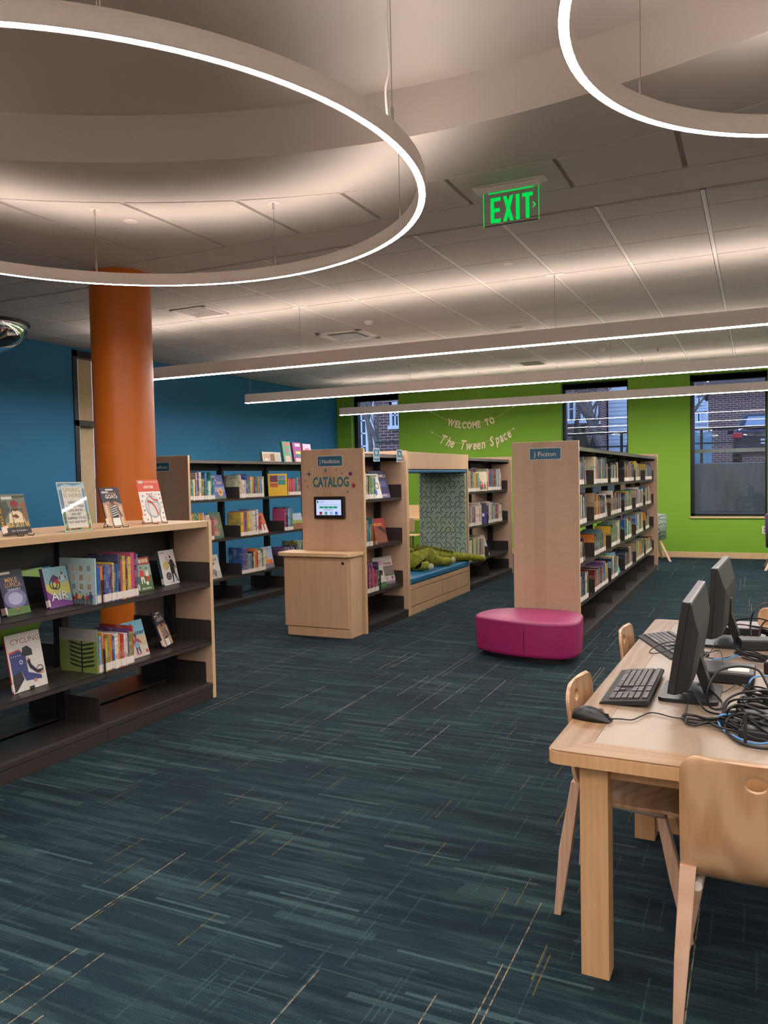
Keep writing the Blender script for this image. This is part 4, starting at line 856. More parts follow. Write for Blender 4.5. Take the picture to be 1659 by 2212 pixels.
def horse(p, w, h): p.poly([(w*.3, 0), (w*.42, h*.1), (w*.4, h*.36), (w*.55, h*.62), (w*.7, h*.6), (w*.95, h*.4), (w*.98, 0)], (130, 76, 50)); p.poly([(w*.55, h*.62), (w*.75, h*.7), (w*.98, h*.5), (w*.98, h*.3)], (60, 36, 30)); p.poly([(w*.4, h*.36), (w*.28, h*.08), (w*.42, h*.02), (w*.5, h*.2)], (116, 66, 44))
face_book('display_book', 'red HORSES cover with a brown horse head', (XR1-.12, 6.76, LV_R[2]+.003), -15, 14, .27, .24, .008, (150, 40, 44), art_gen((166, 40, 46), [(0, .4, 0, .24, (110, 150, 60)), (0, .1, 0, 1, (196, 200, 210))], [('HORSES', .5, .74, .12, .7)], (228, 180, 60), horse))
o = make_book(.006, .2, .16); o.material_slots[0].material = COVER['orange']; o.location = (XR1-.002, 6.605+.2*math.sin(.36), LV_R[2]+.0005); o.rotation_euler = (.36, 0, 0); tag(o, 'thin orange book leaning at the end of the middle row by the catalog station', 'book', G1)
def cow(p, w, h):
    R = random.Random(9)
    for i in range(14): p.disc(w*R.uniform(.1, .9), h*R.uniform(.1, .6), w*.07, h*.06, R.choice([(40, 36, 36), (150, 90, 60), (220, 216, 206)]), 7)
face_book('display_book', 'green and white farm animal cover, lowest filled shelf by the catalog station', (XR1-.09, 6.76, LV_R[1]+.003), -10, 13, .22, .26, .008, (70, 120, 70), art_gen((206, 200, 190), [(0, 1, 0, .18, (66, 120, 66)), (0, 1, .82, 1, (190, 150, 160))], extra=cow))
def ppl(p, w, h):
    for i in range(6): figure(p, w*(.15+.14*i), h*.06, h*.28, (206, 170, 140), ((206, 160, 190), (220, 214, 206), (130, 90, 130))[i % 3], (206, 180, 190), (30, 26, 26))
face_book('display_book', 'South Korea travel cover with a street crowd photo', (XR1-.13, 6.93, LV_R[1]+.003), -13, 13, .3, .28, .008, (196, 190, 190), art_gen((214, 208, 204), [(0, 1, .38, .66, (140, 120, 120)), (0, 1, .0, .12, (120, 116, 116)), (0, 1, .3, .38, (110, 130, 110))], [('South Korea', .5, .75, .1, .8)], (176, 60, 80), ppl))
o = bx('bookend', M['wire'], -3.215, -3.212, 6.715, 6.745, LV_R[1]+.001, LV_R[1]+.19); tag(o, 'narrow black metal bookend on the lowest filled shelf by the catalog station', 'bookend')
# face-outs beyond the nook
def kids(p, w, h):
    for i in range(6): figure(p, w*(.12+.15*i), h*.06, h*(.6 if i in (0, 3) else .36), (190, 150, 120), ((60, 60, 80), (200, 80, 60), (206, 130, 90), (110, 140, 170), (206, 90, 90), (190, 100, 80))[i], (70, 66, 70), (60, 40, 30))
face_book('display_book', 'cream cover with a drawn row of family figures, top shelf beyond the nook', (XR1-.16, 9.78, LV_R[3]+.003), -45, 4, .26, .25, .008, (220, 206, 176), art_gen((222, 208, 176), [], extra=kids), lab=False)
face_book('display_book', 'dark purple cover facing out, middle shelf beyond the nook', (XR1-.16, 9.86, LV_R[2]+.003), -45, 4, .22, .27, .008, (60, 50, 110), art_gen((66, 54, 120), [(0, 1, .6, 1, (50, 56, 60)), (.7, .85, .35, .5, (206, 200, 206))]), lab=False)
face_book('notice_sheet', 'pale blue printed sheet leaning on the lowest filled shelf beyond the nook', (XR1-.1, 9.98, LV_R[1]+.003), -20, 20, .22, .28, .003, (196, 206, 222), art_gen((200, 210, 228), [(.12, .5, .8, .85, (120, 130, 160))]+[(.12, .88, .2+.09*i, .225+.09*i, (140, 150, 176)) for i in range(6)]), lab=False, cat='sheet')
# leaning books on the fiction bookcase
for y, lv, col, lb in ((6.945, 4, 'white', 'white jacketed novel leaning at the end of the nearest top-shelf row'), (6.87, 2, 'purple', 'purple novel leaning at the end of the nearest third-shelf row'), (8.0, 3, 'white', 'white novel leaning over a gap on the second fiction shelf')):
    o = make_book(.012, .22, .15); o.material_slots[0].material = COVER[col]; a = .32
    o.location = (XJ-.002, y+.22*math.sin(a)+.001, LV_J[lv]+.0005); o.rotation_euler = (a, 0, 0); tag(o, lb, 'book', GJ)
e = face_book('display_book', 'turquoise cover leaning across the gap on the lowest filled fiction shelf', (XJ-.10, 8.84, LV_J[1]+.003), -32, 20, .16, .23, .006, (60, 150, 170), art_gen((70, 160, 176), [(.3, .7, .1, .3, (206, 120, 80))]), lab=False)
o = STUFF.build('books', STUFFM); tag(o, 'distant shelved books beyond the nook and in the far fiction sections', 'books', None, 'stuff')
print('BOOKS', _nb[0])

# ================================================================= CATALOG STATION, SIGNS
e = empty('catalog_station', (-3.47, 6.30, 0), 0, 'wooden catalog kiosk with a tall back panel, shelf ledge and wall screen', 'kiosk')
q = bx('back_panel', M['veneer'], -.318, .315, -.002, .026, 0, 1.655, e, .002); bx('edge_band', M['edge'], .3152, .3185, -.002, .026, 0, 1.655, q)
bx('cabinet_body', M['maple'], -.36, .29, -.225, -.004, .0, .705, e, .002)
mb = MB(); mb.box(-.372, .272, -.245, -.2265, .085, .70); mb.build('door', M['maple'], e, .002)
bx('kick_board', M['maple'], -.345, .27, -.235, -.2265, 0, .078, e, .001)
pts = [(-.43, -.004), (-.43, -.19)]+[(-.36+.07*-math.cos(a), -.24-.05*math.sin(a)) for a in [PI/2*k/5 for k in range(6)]]+[(.24+.07*math.sin(a), -.29+.05*(1-math.cos(a))) for a in [PI/2*k/5 for k in range(6)]]+[(.31, -.004)]
MB().prism(pts[::-1] if False else pts, .712, .742, 'z').build('ledge', M['edge'], e, .003)
o = MB().lathe([(.013, 0), (.013, .004)], 18, 0, Matrix.Translation((.225, -.246, .655)) @ Matrix.Rotation(PI/2, 4, 'X')).build('lock', M['wire'], e)
g_scr = glow('screen_white_light', (.60, .70, 1, 1), .5)
e = empty('catalog_screen', (-3.488, 6.285, 1.13), 0, 'black framed screen with green buttons mounted on the catalog kiosk panel', 'screen')
bx('bezel', M['black'], -.155, .155, -.02, .012, -.1, .1, e, .006)
p = Print(-.0205); p.rect(-.128, .126, -.067, .07, g_scr); gg = glow('screen_green_light', (.02, .34, .16, 1), .45); gd = glow('screen_grey_light', (.12, .14, .2, 1), .5)
p.rect(-.122, -.104, .042, .062, gg); p.text('Greenfield', -.07, .056, .009, gd, 0, fit=.055); p.text('PUBLIC LIBRARY', -.07, .044, .006, gd, 0, fit=.05); p.rect(-.122, .12, .03, .0308, gd); p.rect(-.122, .12, .022, .0228, gd)
for i in range(4): p.rect(-.095+.047*i, -.053+.047*i, -.006, .012, gg)
p.rect(-.05, .045, -.02, -.016, gd)
for i, c in enumerate(((.3, .03, .05, 1), (.08, .3, .26, 1), (.25, .45, .8, 1), (.05, .14, .6, 1))): p.rect(-.095+.053*i, -.068+.053*i, -.064, -.036, glow('screen_cover_%d' % i, c, .5))
p.build('screen_page', e)
bx('power_light', M['steel'], .012, .018, -.022, -.012, -.106, -.1, e)
e = empty('catalog_lettering', (-3.47, 6.2972, 1.28), 0, 'teal CATALOG wall lettering with coloured starbursts above the screen', 'decal')
p = Print(0); TE = (40, 116, 116); p.text('CATALOG', -.01, .075, .088, TE, .05, fit=.37)
p.star(-.235, .155, .036, .009, 4, (40, 100, 140), 0, 1); p.star(-.06, .185, .02, .008, 4, (50, 116, 120), .5); p.star(.05, .19, .013, .006, 2, (156, 40, 44), .3); p.star(.105, .155, .014, .005, 4, (60, 110, 140)); p.star(.192, .15, .027, .012, 9, (86, 40, 100))
p.star(-.275, .095, .014, .006, 2, (156, 40, 44), -.3); p.star(-.25, .04, .012, .005, 4, (60, 116, 120)); p.star(-.145, .133, .009, .004, 2, (156, 40, 44)); p.star(.0, .13, .008, .004, 2, (156, 40, 44)); p.star(-.195, .03, .007, .003, 3, (156, 40, 44)); p.star(.222, .045, .03, .012, 8, (156, 30, 52), 0, 1.1); p.star(.162, -.01, .018, .006, 4, (60, 110, 150))
p.build('lettering', e)
def sign(x, y, z, w, h, lines, label, rz=0, sizes=None, name='shelf_sign', star=True):
    e = empty(name, (x, y, z), rz, label, 'sign'); bx('board', M['trimwhite'] if False else plain(214, 214, 206, .6), -w/2, w/2, -.003, 0, -h/2, h/2, e)
    p = Print(-.003); m = .006; p.rect(-w/2+m, w/2-m, -h/2+m, h/2-m, (36, 100, 130))
    for (t, v, s, f) in lines: p.text(t, 0, v, s, (236, 226, 214), .006, fit=f)
    if star:
        R = random.Random(5)
        for i in range(14): p.star(R.uniform(-w*.44, w*.44), R.choice((-1, 1))*R.uniform(h*.3, h*.4), .003, .001, 4, (150, 180, 190))
    p.build('printed_face', e); return e
sign(-3.482, 6.2955, 1.548, .26, .1, [('J Nonfiction', -.004, .038, .21)], 'blue J Nonfiction sign at the top of the catalog kiosk panel')
sign(-1.557, 6.4085, 1.556, .262, .098, [('J Fiction', -.004, .038, .18)], 'blue J Fiction sign on the end panel behind the ottoman')
sign(-5.545, 6.4335, 1.545, .25, .095, [('J Nonfiction', -.004, .036, .2)], 'blue J Nonfiction sign partly hidden behind the orange column')
for y, t, lb in ((6.60, 'Nonfiction', 'small blue Kid Nonfiction sign clipped on the canopy nearest the catalog kiosk'), (7.12, 'Biographies', 'small blue Kid Biographies sign clipped on the canopy next to the nook')):
    e = sign(-3.165, y, 1.60, .13, .12, [('Kid', .02, .03, .04), (t, -.022, .026, .1)], lb, PI/2, star=False)

# ================================================================= READING NOOK
NX, NY0, NY1 = -3.15, 7.275, 9.118
e = empty('reading_nook', (NX-.318, (NY0+NY1)/2, 0), 0, 'wooden reading nook with a seat, patterned padded sides and drawers beneath', 'reading nook')
hy = (NY1-NY0)/2; hx = .318
for s in (-1, 1):
    q = bx('side_panel', M['maple'], -hx, hx-.003, min(s*hy, s*(hy-.028)), max(s*hy, s*(hy-.028)), 0, 1.648, e, .002); bx('edge_band', M['edge'], hx-.003, hx, min(s*hy, s*(hy-.028)), max(s*hy, s*(hy-.028)), 0, 1.648, q)
    MB().box(-hx+.02, hx-.02, min(s*(hy-.029), s*(hy-.065)), max(s*(hy-.029), s*(hy-.065)), .375, 1.43).build('side_pad', M['arcs'], e, .014, 0, 3)
ry = hy-.03
bx('header', M['maple'], hx-.03, hx-.002, -ry, ry, 1.472, 1.645, e, .002); bx('header', M['maple'], -hx+.002, -hx+.03, -ry, ry, 1.472, 1.645, e, .002); bx('roof_panel', M['maple'], -hx+.03, hx-.03, -ry, ry, 1.47, 1.49, e)
MB().box(-hx+.02, hx-.012, -ry+.004, ry-.004, 1.435, 1.468).build('ceiling_pad', M['vinyl_blue'], e, .012, 0, 3)
bx('seat_box', M['maple'], -hx+.01, hx-.022, -ry, ry, .0, .305, e, .002); bx('toe_rail', M['maple'], hx-.0215, hx-.002, -ry, ry, 0, .08, e, .002)
for i in range(2):
    a = -ry+.006 if i == 0 else .009; b = -.009 if i == 0 else ry-.006
    bx('drawer', M['maple'], hx-.0215, hx-.002, a, b, .0875, .248, e, .002)
bx('seat_rail', M['maple'], hx-.0215, hx-.002, -ry, ry, .256, .305, e, .002)
MB().box(-hx+.02, hx+.004, -ry+.003, ry-.003, .307, .374).build('seat_cushion', M['vinyl_blue'], e, .018, 0, 4)
# plush crocodile
e = empty('plush_crocodile', (-3.4, 8.2, .374), 0, 'large green plush crocodile lying on the nook cushion, tail hanging past the side', 'plush toy')
me = bpy.data.meshes.new('body')
V = [((-3.46, 8.25, .50), .115), ((-3.46, 8.05, .50), .125), ((-3.50, 7.86, .48), .105), ((-3.56, 7.70, .46), .085), ((-3.6, 7.56, .44), .06), ((-3.63, 7.42, .43), .04),
     ((-3.43, 8.45, .485), .105), ((-3.38, 8.63, .465), .085), ((-3.31, 8.80, .445), .066), ((-3.22, 8.95, .43), .055), ((-3.13, 9.07, .42), .046), ((-3.04, 9.16, .40), .04), ((-2.99, 9.24, .375), .032),
     ((-3.33, 7.98, .45), .06), ((-3.24, 7.92, .43), .05), ((-3.18, 7.9, .428), .046), ((-3.31, 8.33, .45), .066), ((-3.22, 8.4, .43), .052), ((-3.17, 8.52, .425), .048),
     ((-3.62, 8.0, .45), .055), ((-3.7, 7.95, .425), .045), ((-3.6, 8.38, .45), .055), ((-3.68, 8.46, .425), .045)]
E = [(0, 1), (1, 2), (2, 3), (3, 4), (4, 5), (0, 6), (6, 7), (7, 8), (8, 9), (9, 10), (10, 11), (11, 12), (1, 13), (13, 14), (14, 15), (0, 16), (16, 17), (17, 18), (1, 19), (19, 20), (0, 21), (21, 22)]
off = Vector((-3.4, 8.2, .374))
me.from_pydata([Vector(a)-off for a, r in V], E, []); o = bpy.data.objects.new('body', me); COL.objects.link(o); o.parent = e
me.materials.append(M['plush']); md = o.modifiers.new('skin', 'SKIN'); 
for i, (a, r) in enumerate(V): me.skin_vertices[0].data[i].radius = (r*1.14, r*1.0)
me.skin_vertices[0].data[0].use_root = True
md.use_smooth_shade = True; s2 = o.modifiers.new('s', 'SUBSURF'); s2.levels = 2; s2.render_levels = 2
mb = MB(); P = [Vector(V[i][0]) for i in (3, 2, 1, 0, 6, 7, 8)]; PR = [V[i][1] for i in (3, 2, 1, 0, 6, 7, 8)]
for k in range(18):
    f = k/17*(len(P)-1); i = min(int(f), len(P)-2); t = f-i; c = P[i].lerp(P[i+1], t); r = PR[i]*(1-t)+PR[i+1]*t
    for s in ((-1, 0, 1) if k % 2 == 0 else (-1, 1)):
        mb.ball((c.x+s*r*.5-off.x+.02, c.y-off.y, c.z+r*1.0*(1 if s == 0 else .88)-off.z), .023 if s else .027, 0, 8, (1, 1, .95))
mb.build('back_scales', plain(96, 100, 14, .9, 0, None, .2, 60, .3), e)
mb = MB()
for f in range(4): mb.ball((.175-.01, 7.87-8.2+.022*f, .05+(.0)), .017, 0, 8)
for x, y, z in ((-3.155, 7.888, .425), (-3.15, 8.555, .43)): mb.ball((x-off.x, y-off.y, z-off.z), .04, 0, 14, (.7, .9, 1))
mb = MB()
for x, y, z in ((-3.16, 7.888, .428), (-3.155, 8.555, .432)): mb.ball((x-off.x, y-off.y, z-off.z), .038, 0, 14, (.8, .9, 1))
mb.build('paw_pad', plain(178, 168, 140, .85, 0, None, .08, 60, .2), e)

# ================================================================= OTTOMAN
C0 = (-1.58, 6.02)
out = [(-1.995, 5.90), (-1.93, 5.83), (-1.76, 5.75), (-1.56, 5.70), (-1.38, 5.695), (-1.24, 5.745), (-1.19, 5.86), (-1.195, 6.02), (-1.23, 6.2), (-1.34, 6.30), (-1.55, 6.34), (-1.76, 6.33), (-1.93, 6.23), (-2.0, 6.05)]
O = [(p[0]-C0[0], p[1]-C0[1]) for p in smooth_path([(a, b, 0) for a, b in out], 6, True)]
e = empty('ottoman', (*C0, 0), 0, 'low magenta vinyl ottoman with rounded corners in front of the fiction end panel', 'ottoman')
def ringz(k, z): return [(x*k, y*k, z) for x, y in O]
MB().loft([ringz(.94, .04), ringz(.975, .045), ringz(.985, .07), ringz(1, .26), ringz(1.0, .285)]).build('side_cover', M['vinyl_pink'], e)
MB().loft([ringz(1.0, .286), ringz(.995, .297), ringz(.97, .305), ringz(.6, .309), ringz(.05, .31)]).build('seat_top', M['pinktop'], e)
MB().loft([ringz(1.003, .283), ringz(1.006, .286), ringz(1.003, .289)], cap=False).build('piping', M['vinyl_pink'], e)
MB().loft([ringz(.86, 0), ringz(.86, .042)], smooth=False).build('plinth', M['wire'], e)
x, y = -1.56-C0[0], 5.6985-C0[1]; bx('seam', plain(110, 20, 60, .6), x-.0015, x+.0015, y-.003, y+.01, .05, .285, e)

# ================================================================= COMPUTER TABLE
TA = -math.radians(1.25)
e = empty('computer_table', (-.52, 2.12, 0), TA, 'long ash table with a pale laminate inlay, holding the monitors', 'table')
TW, TL, TZ = 1.16, 2.13, .638; B = .105
def rr(x0, x1, y0, y1, r, n=6):
    P = []
    for cx, cy, a in ((x1-r, y0+r, -PI/2), (x1-r, y1-r, 0), (x0+r, y1-r, PI/2), (x0+r, y0+r, PI)): P += [(cx+r*math.cos(a+PI/2*k/n), cy+r*math.sin(a+PI/2*k/n)) for k in range(n+1)]
    return P
MB().prism(rr(0, TW, 0, TL, .03), TZ-.038, TZ-.004, 'z').build('table_edge', M['leg'], e, .0008)
mb = MB()
mb.prism([(.002, .03), (.002, TL-.03), (.01, TL-.009), (.03, TL-.002), (B, TL-B), (B, B), (.03, .002), (.01, .009)][::-1], TZ-.0045, TZ-.0, 'z'); mb.prism([(TW-.03, .002), (TW-.002, .03), (TW-.002, TL-.03), (TW-.03, TL-.002), (TW-B, TL-B), (TW-B, B)], TZ-.0045, TZ, 'z')
mb.build('side_border', M['table'], e)
mb = MB(); mb.prism([(.03, .002), (TW-.03, .002), (TW-B, B), (B, B)], TZ-.0045, TZ, 'z'); mb.build('end_border', M['tableX'], e); mb = MB(); mb.prism([(.03, TL-.002), (B, TL-B), (TW-B, TL-B), (TW-.03, TL-.002)], TZ-.0045, TZ, 'z'); mb.build('end_border', M['tableX'], e)
bx('laminate_inlay', M['lamin'], B+.0008, TW-B-.0008, B+.0008, TL-B-.0008, TZ-.0045, TZ-.0006, e)
mb = MB(); mb.box(.1, TW-.1, .1, .122, TZ-.095, TZ-.039); mb.box(.1, TW-.1, TL-.122, TL-.1, TZ-.095, TZ-.039); mb.box(.1, .122, .1, TL-.1, TZ-.095, TZ-.039); mb.box(TW-.122, TW-.1, .1, TL-.1, TZ-.095, TZ-.039); mb.build('apron', M['leg'], e)
for lx, ly in ((.077, .05), (TW-.077-.075, .05), (.077, TL-.12), (TW-.152, TL-.12)): bx('leg', M['leg'], lx, lx+.076, ly, ly+.066, 0, TZ-.0385, e, .0015)
for lx in (.077, TW-.152): bx('leg', M['leg'], lx, lx+.073, .965, 1.03, 0, TZ-.0385, e, .0015)
bx('stretcher', M['leg'], .15, TW-.152, .975, 1.02, .035, .095, e, .0015)

# chairs ---------------------------------------------------------
def make_chair():
    e = empty('school_chair')
    # shell profile: x forward, z up; half width per station
    prof = [(-.192, .703), (-.190, .69), (-.184, .64), (-.178, .58), (-.172, .52), (-.164, .47), (-.148, .425), (-.118, .392), (-.075, .374), (-.02, .366), (.05, .364), (.12, .366), (.165, .358), (.182, .342)]
    pth = smooth_path([(x, 0, z) for x, z in prof], 5); n = len(pth); m = 28; mb = MB(); vs = []
    tot = [0]
    for i in range(1, n): tot.append(tot[-1]+(Vector(pth[i])-Vector(pth[i-1])).length)
    for i in range(n):
        s = tot[i]/tot[-1]; hw = .168-.0*s
        if tot[i] < .04: q = 1-tot[i]/.04; hw = .168-.036*(1-math.sqrt(max(0, 1-q*q)))
        if tot[-1]-tot[i] < .05: q = 1-(tot[-1]-tot[i])/.05; hw = .168-.04*(1-math.sqrt(max(0, 1-q*q)))
        t = Vector(pth[min(i+1, n-1)])-Vector(pth[max(i-1, 0)]); t.normalize(); nr = Vector((t.z, 0, -t.x))
        for j in range(m+1):
            v = -1+2*j/m; back = max(0, min(1, (pth[i][2]-.40)/.15)); cup = .018*back*v*v; sd = .008*(1-back)*v*v
            P = Vector(pth[i]); vs.append([P.x+cup+0*sd, v*hw, P.z+sd*1.0])
    cz, rz_, ry_ = .655, .019, .025; dead = set()
    for i in range(n):
        for j in range(m+1):
            p = vs[i*(m+1)+j]
            if p[2] > .55:
                d = math.hypot(p[1]/ry_, (p[2]-cz)/rz_)
                if d < .75: dead.add(i*(m+1)+j)
                elif d < 1.38: k = 1/d; p[1] *= k; p[2] = cz+(p[2]-cz)*k
    fs = []
    for i in range(n-1):
        for j in range(m):
            f = (i*(m+1)+j, i*(m+1)+j+1, (i+1)*(m+1)+j+1, (i+1)*(m+1)+j)
            if not any(k in dead for k in f): fs.append(f)
    mb.add(vs, fs, 0, None, True); o = mb.build('seat_shell', M['ply'], e); so = o.modifiers.new('thick', 'SOLIDIFY'); so.thickness = .011; so.offset = 0
    b = o.modifiers.new('bevel', 'BEVEL'); b.width = .002; b.segments = 2; b.angle_limit = .8
    for sx, sy in ((-1, -1), (-1, 1), (1, -1), (1, 1)):
        top = Vector((-.145 if sx < 0 else .1, sy*.125, .40 if sx < 0 else .345)); bot = Vector((-.205 if sx < 0 else .185, sy*.175, 0)); mb = MB()
        if sx < 0: top = Vector((-.150, sy*.150, .425))
        ax = [(-1, -1), (1, -1), (1, 1), (-1, 1)]
        mb.loft([[(bot.x+a*.011, bot.y+c*.010, 0) for a, c in ax], [(bot.x*.55+top.x*.45+a*.019, bot.y*.55+top.y*.45+c*.017, top.z*.5) for a, c in ax], [(top.x+a*.014+.002, top.y+c*.019, top.z) for a, c in ax]], smooth=False)
        mb.build('leg', M['beech'], e, .003)
    mb = MB(); mb.tube([(-.14, -.13, .37), (.1, -.12, .345), (.1, .12, .345), (-.14, .13, .37)], .012, 8); mb.build('underframe', M['white'], e)
    return e
ch = make_chair(); CG = 'bent plywood chairs at the computer table'
def place(o, x, y, rz, label): o.location = (x, y, 0); o.rotation_euler = (0, 0, rz); tag(o, label, 'chair', CG)
place(ch, -.362, 2.622, -.02, 'plywood chair pushed under the table side by the mouse')
c2 = copy_tree(ch); place(c2, -.35, 3.585, 0, 'plywood chair pushed under the table side by the far keyboard')
c3 = copy_tree(ch); place(c3, -.008, 2.19, PI/2+.03, 'nearest plywood chair, its wide back turned to the viewer at bottom right')
c4 = copy_tree(ch); place(c4, .17, 4.17, -PI/2, 'plywood chair at the far end of the computer table')

# monitors ---------------------------------------------------------
def monitor(x, y, z, tilt, rz, label, first=None):
    e = empty('computer_monitor', (x, y, z), rz, label, 'monitor', 'black monitors on the computer table')
    W, H = .27, .29; T = Matrix.Translation((-.03, 0, .064)) @ Matrix.Rotation(math.radians(tilt), 4, 'Y')
    mb = MB(); mb.box(-.012, .010, -W, W, 0, H, 0, T); mb.build('screen_bezel', M['black'], e, .002)
    mb = MB(); R = []
    for k, xx, zc, hh in ((1, .0105, .145, .145), (.985, .016, .143, .141), (.95, .030, .125, .118), (.85, .046, .108, .092), (.6, .052, .1, .065)):
        R.append([tuple(T @ Vector(p)) for p in ((xx, -W*k, zc-hh), (xx, W*k, zc-hh), (xx, W*k, zc+hh), (xx, -W*k, zc+hh))])
    mb.loft(R, cap=True, smooth=False); mb.build('back_shell', M['blackm'], e, .003)
    mb = MB(); mb.box(-.0128, -.012, -W+.012, W-.012, .014, H-.012, 0, T); mb.build('screen_glass', plain(12, 12, 16, .12, 0, None, 0, 5, 0), e)
    mb = MB(); mb.box(.006, .0135, -W+.01, W-.01, H-.003, H+.0012, 0, T); mb.build('top_edge_sheen', M['canopy'], e)  # grey strip stands in for the reflection along the top edge
    MB().prism(rr(-.09, .095, -.125, .125, .025), 0, .012, 'z').build('stand_base', M['black'], e, .003)
    mb = MB(); mb.prism([(.075, .012), (.045, .012), (.005, .13), (.02, .2), (.035, .2), (.035, .135)], -.028, .028, 'y'); mb.build('stand_arm', M['black'], e, .003)
    return e
monitor(-.205, 2.83, TZ, 9, TA, 'nearest black monitor, seen edge-on beside the keyboard')
monitor(-.135, 3.74, TZ, 4, TA-.03, 'farther black monitor on the table, seen edge-on')
def keyboard(x, y, rz, label):
    e = empty('keyboard', (x, y, TZ), rz, label, 'keyboard', 'black keyboards on the computer table'); W = .228
    # local: x across depth (front at -), y along length
    T = Matrix.Rotation(-math.radians(6), 4, 'Y')
    prof = [(-.085, .002), (-.08, .011), (-.06, .014), (.068, .014), (.074, .01), (.072, .0), (-.08, .0)]
    mb = MB(); mb.prism(prof, -W, W, 'y', 0, T); mb.build('body', M['blackm'], e, .003)
    mb = MB(); R = random.Random(2); km = plain(66, 62, 60, .4, 0, None, .05, 60, 0)
    def key(cx, cy, wx=.0155, wy=.0155): mb.prism([(cx-wx/2, cy-wy/2), (cx+wx/2, cy-wy/2), (cx+wx/2, cy+wy/2), (cx-wx/2, cy+wy/2)], .014, .0195, 'z', 0, T)
    for r in range(6):
        cx = .056-r*.0195-(.004 if r else -.002); row = []
        if r == 5: row = [(.205, .02), (.182, .018), (.158, .018), (.085, .112), (.014, .018), (-.009, .018), (-.034, .02)]
        else: row = [(.208-.0188*k, .0158) for k in range(14)]
        for cy, wy in row: key(cx, cy, .0155, wy)
        if r < 3 or r == 5:
            for k in range(3): key(cx, -.068-.0188*k, .0155, .0158)
        if r == 4: key(cx, -.0868, .0155, .0158)
        if r:
            for k in range(4): key(cx, -.138-.0188*k, .0155, .0158)
        else:
            for k in range(4): key(cx, -.138-.0188*k, .0155, .0158)
    o = mb.build('keys', km, e, .001, 0, 1); o['kind'] = 'stuff'
    mb = MB(); 
    for s in (-1, 1): mb.box(.05, .062, s*.19-.014, s*.19+.014, .0, .012)
    mb.build('foot', M['blackm'], e)
    return e
k1 = keyboard(-.383, 2.835, TA+.02, 'near black keyboard between the mouse and the nearest monitor')
k2 = keyboard(-.33, 3.57, .41, 'far black keyboard lying askew on the table')
for k in (k1, k2): k.location.z = TZ+.003
# mouse
e = empty('computer_mouse', (-.455, 2.432, TZ), -.12, 'black wired mouse at the near left corner of the table', 'mouse')
rings = []
for i in range(13):
    t = i/12; x = -.057+.114*t; hgt = .043*math.sin(PI*min(1, .16+t*.8))**.8*(1-.15*t); wd = .031*math.sin(PI*(.12+.76*t))**.45
    rings.append([(x, wd*math.cos(a), max(.001, hgt*math.sin(a)**.8 if math.sin(a) > 0 else .001)) for a in [PI*k/12 for k in range(13)]])
MB().loft(rings, closed=True).build('shell', M['black'], e)
mb = MB(); mb.lathe([(.0085, -.003), (.0095, 0), (.0085, .003)], 14, 0, Matrix.Translation((.026, 0, .029)) @ Matrix.Rotation(PI/2, 4, 'X')); mb.build('scroll_wheel', M['canopy'], e)
mb = MB(); mb.box(.012, .05, -.0006, .0006, .01, .0235); mb.build('button_split', M['wire'], e)
# small computers and boxes on the table
def box_pc(x, y, rz, lx, ly, lz, label, lid=None, sticker=False, name='mini_computer', cat='computer'):
    e = empty(name, (x, y, TZ), rz, label, cat); m = lid or M['black']
    bx('case', M['blackm'], 0, lx, 0, ly, .002, lz, e, .003); bx('lid', m, .004, lx-.004, .012, ly-.004, lz, lz+.0015, e)
    mb = MB(); [mb.box(-.0008, .001, .02+.012*i, .026+.012*i, .008, lz-.008) for i in range(10)]; mb.build('vent_slots', M['wire'], e)
    if sticker:
        p = MB(); R = random.Random(1); p.box(lx*.52, lx*.9, ly*.25, ly*.62, lz+.0015, lz+.0018); p.build('asset_label', M['sticker'], e)
    return e
box_pc(-.19, 3.012, TA, .18, .19, .036, 'flat black mini computer with a pale label between the monitors', plain(52, 48, 46, .4), True)
box_pc(-.245, 3.93, .05, .26, .2, .03, 'flat grey-topped computer at the far end of the table', plain(150, 138, 134, .4))
box_pc(.02, 3.20, -.25, .2, .2, .045, 'dark computer box at the right frame edge', plain(80, 74, 74, .4))
box_pc(-.06, 3.60, .2, .15, .1, .04, 'black power adapter brick by the far monitor base', name='power_brick', cat='power adapter')
box_pc(-.02, 2.50, .3, .16, .08, .035, 'black power adapter in the near cable pile', name='power_brick', cat='power adapter')
box_pc(-.05, 2.40, -.2, .13, .06, .026, 'flat black adapter at the front of the cable pile', name='power_brick', cat='power adapter')
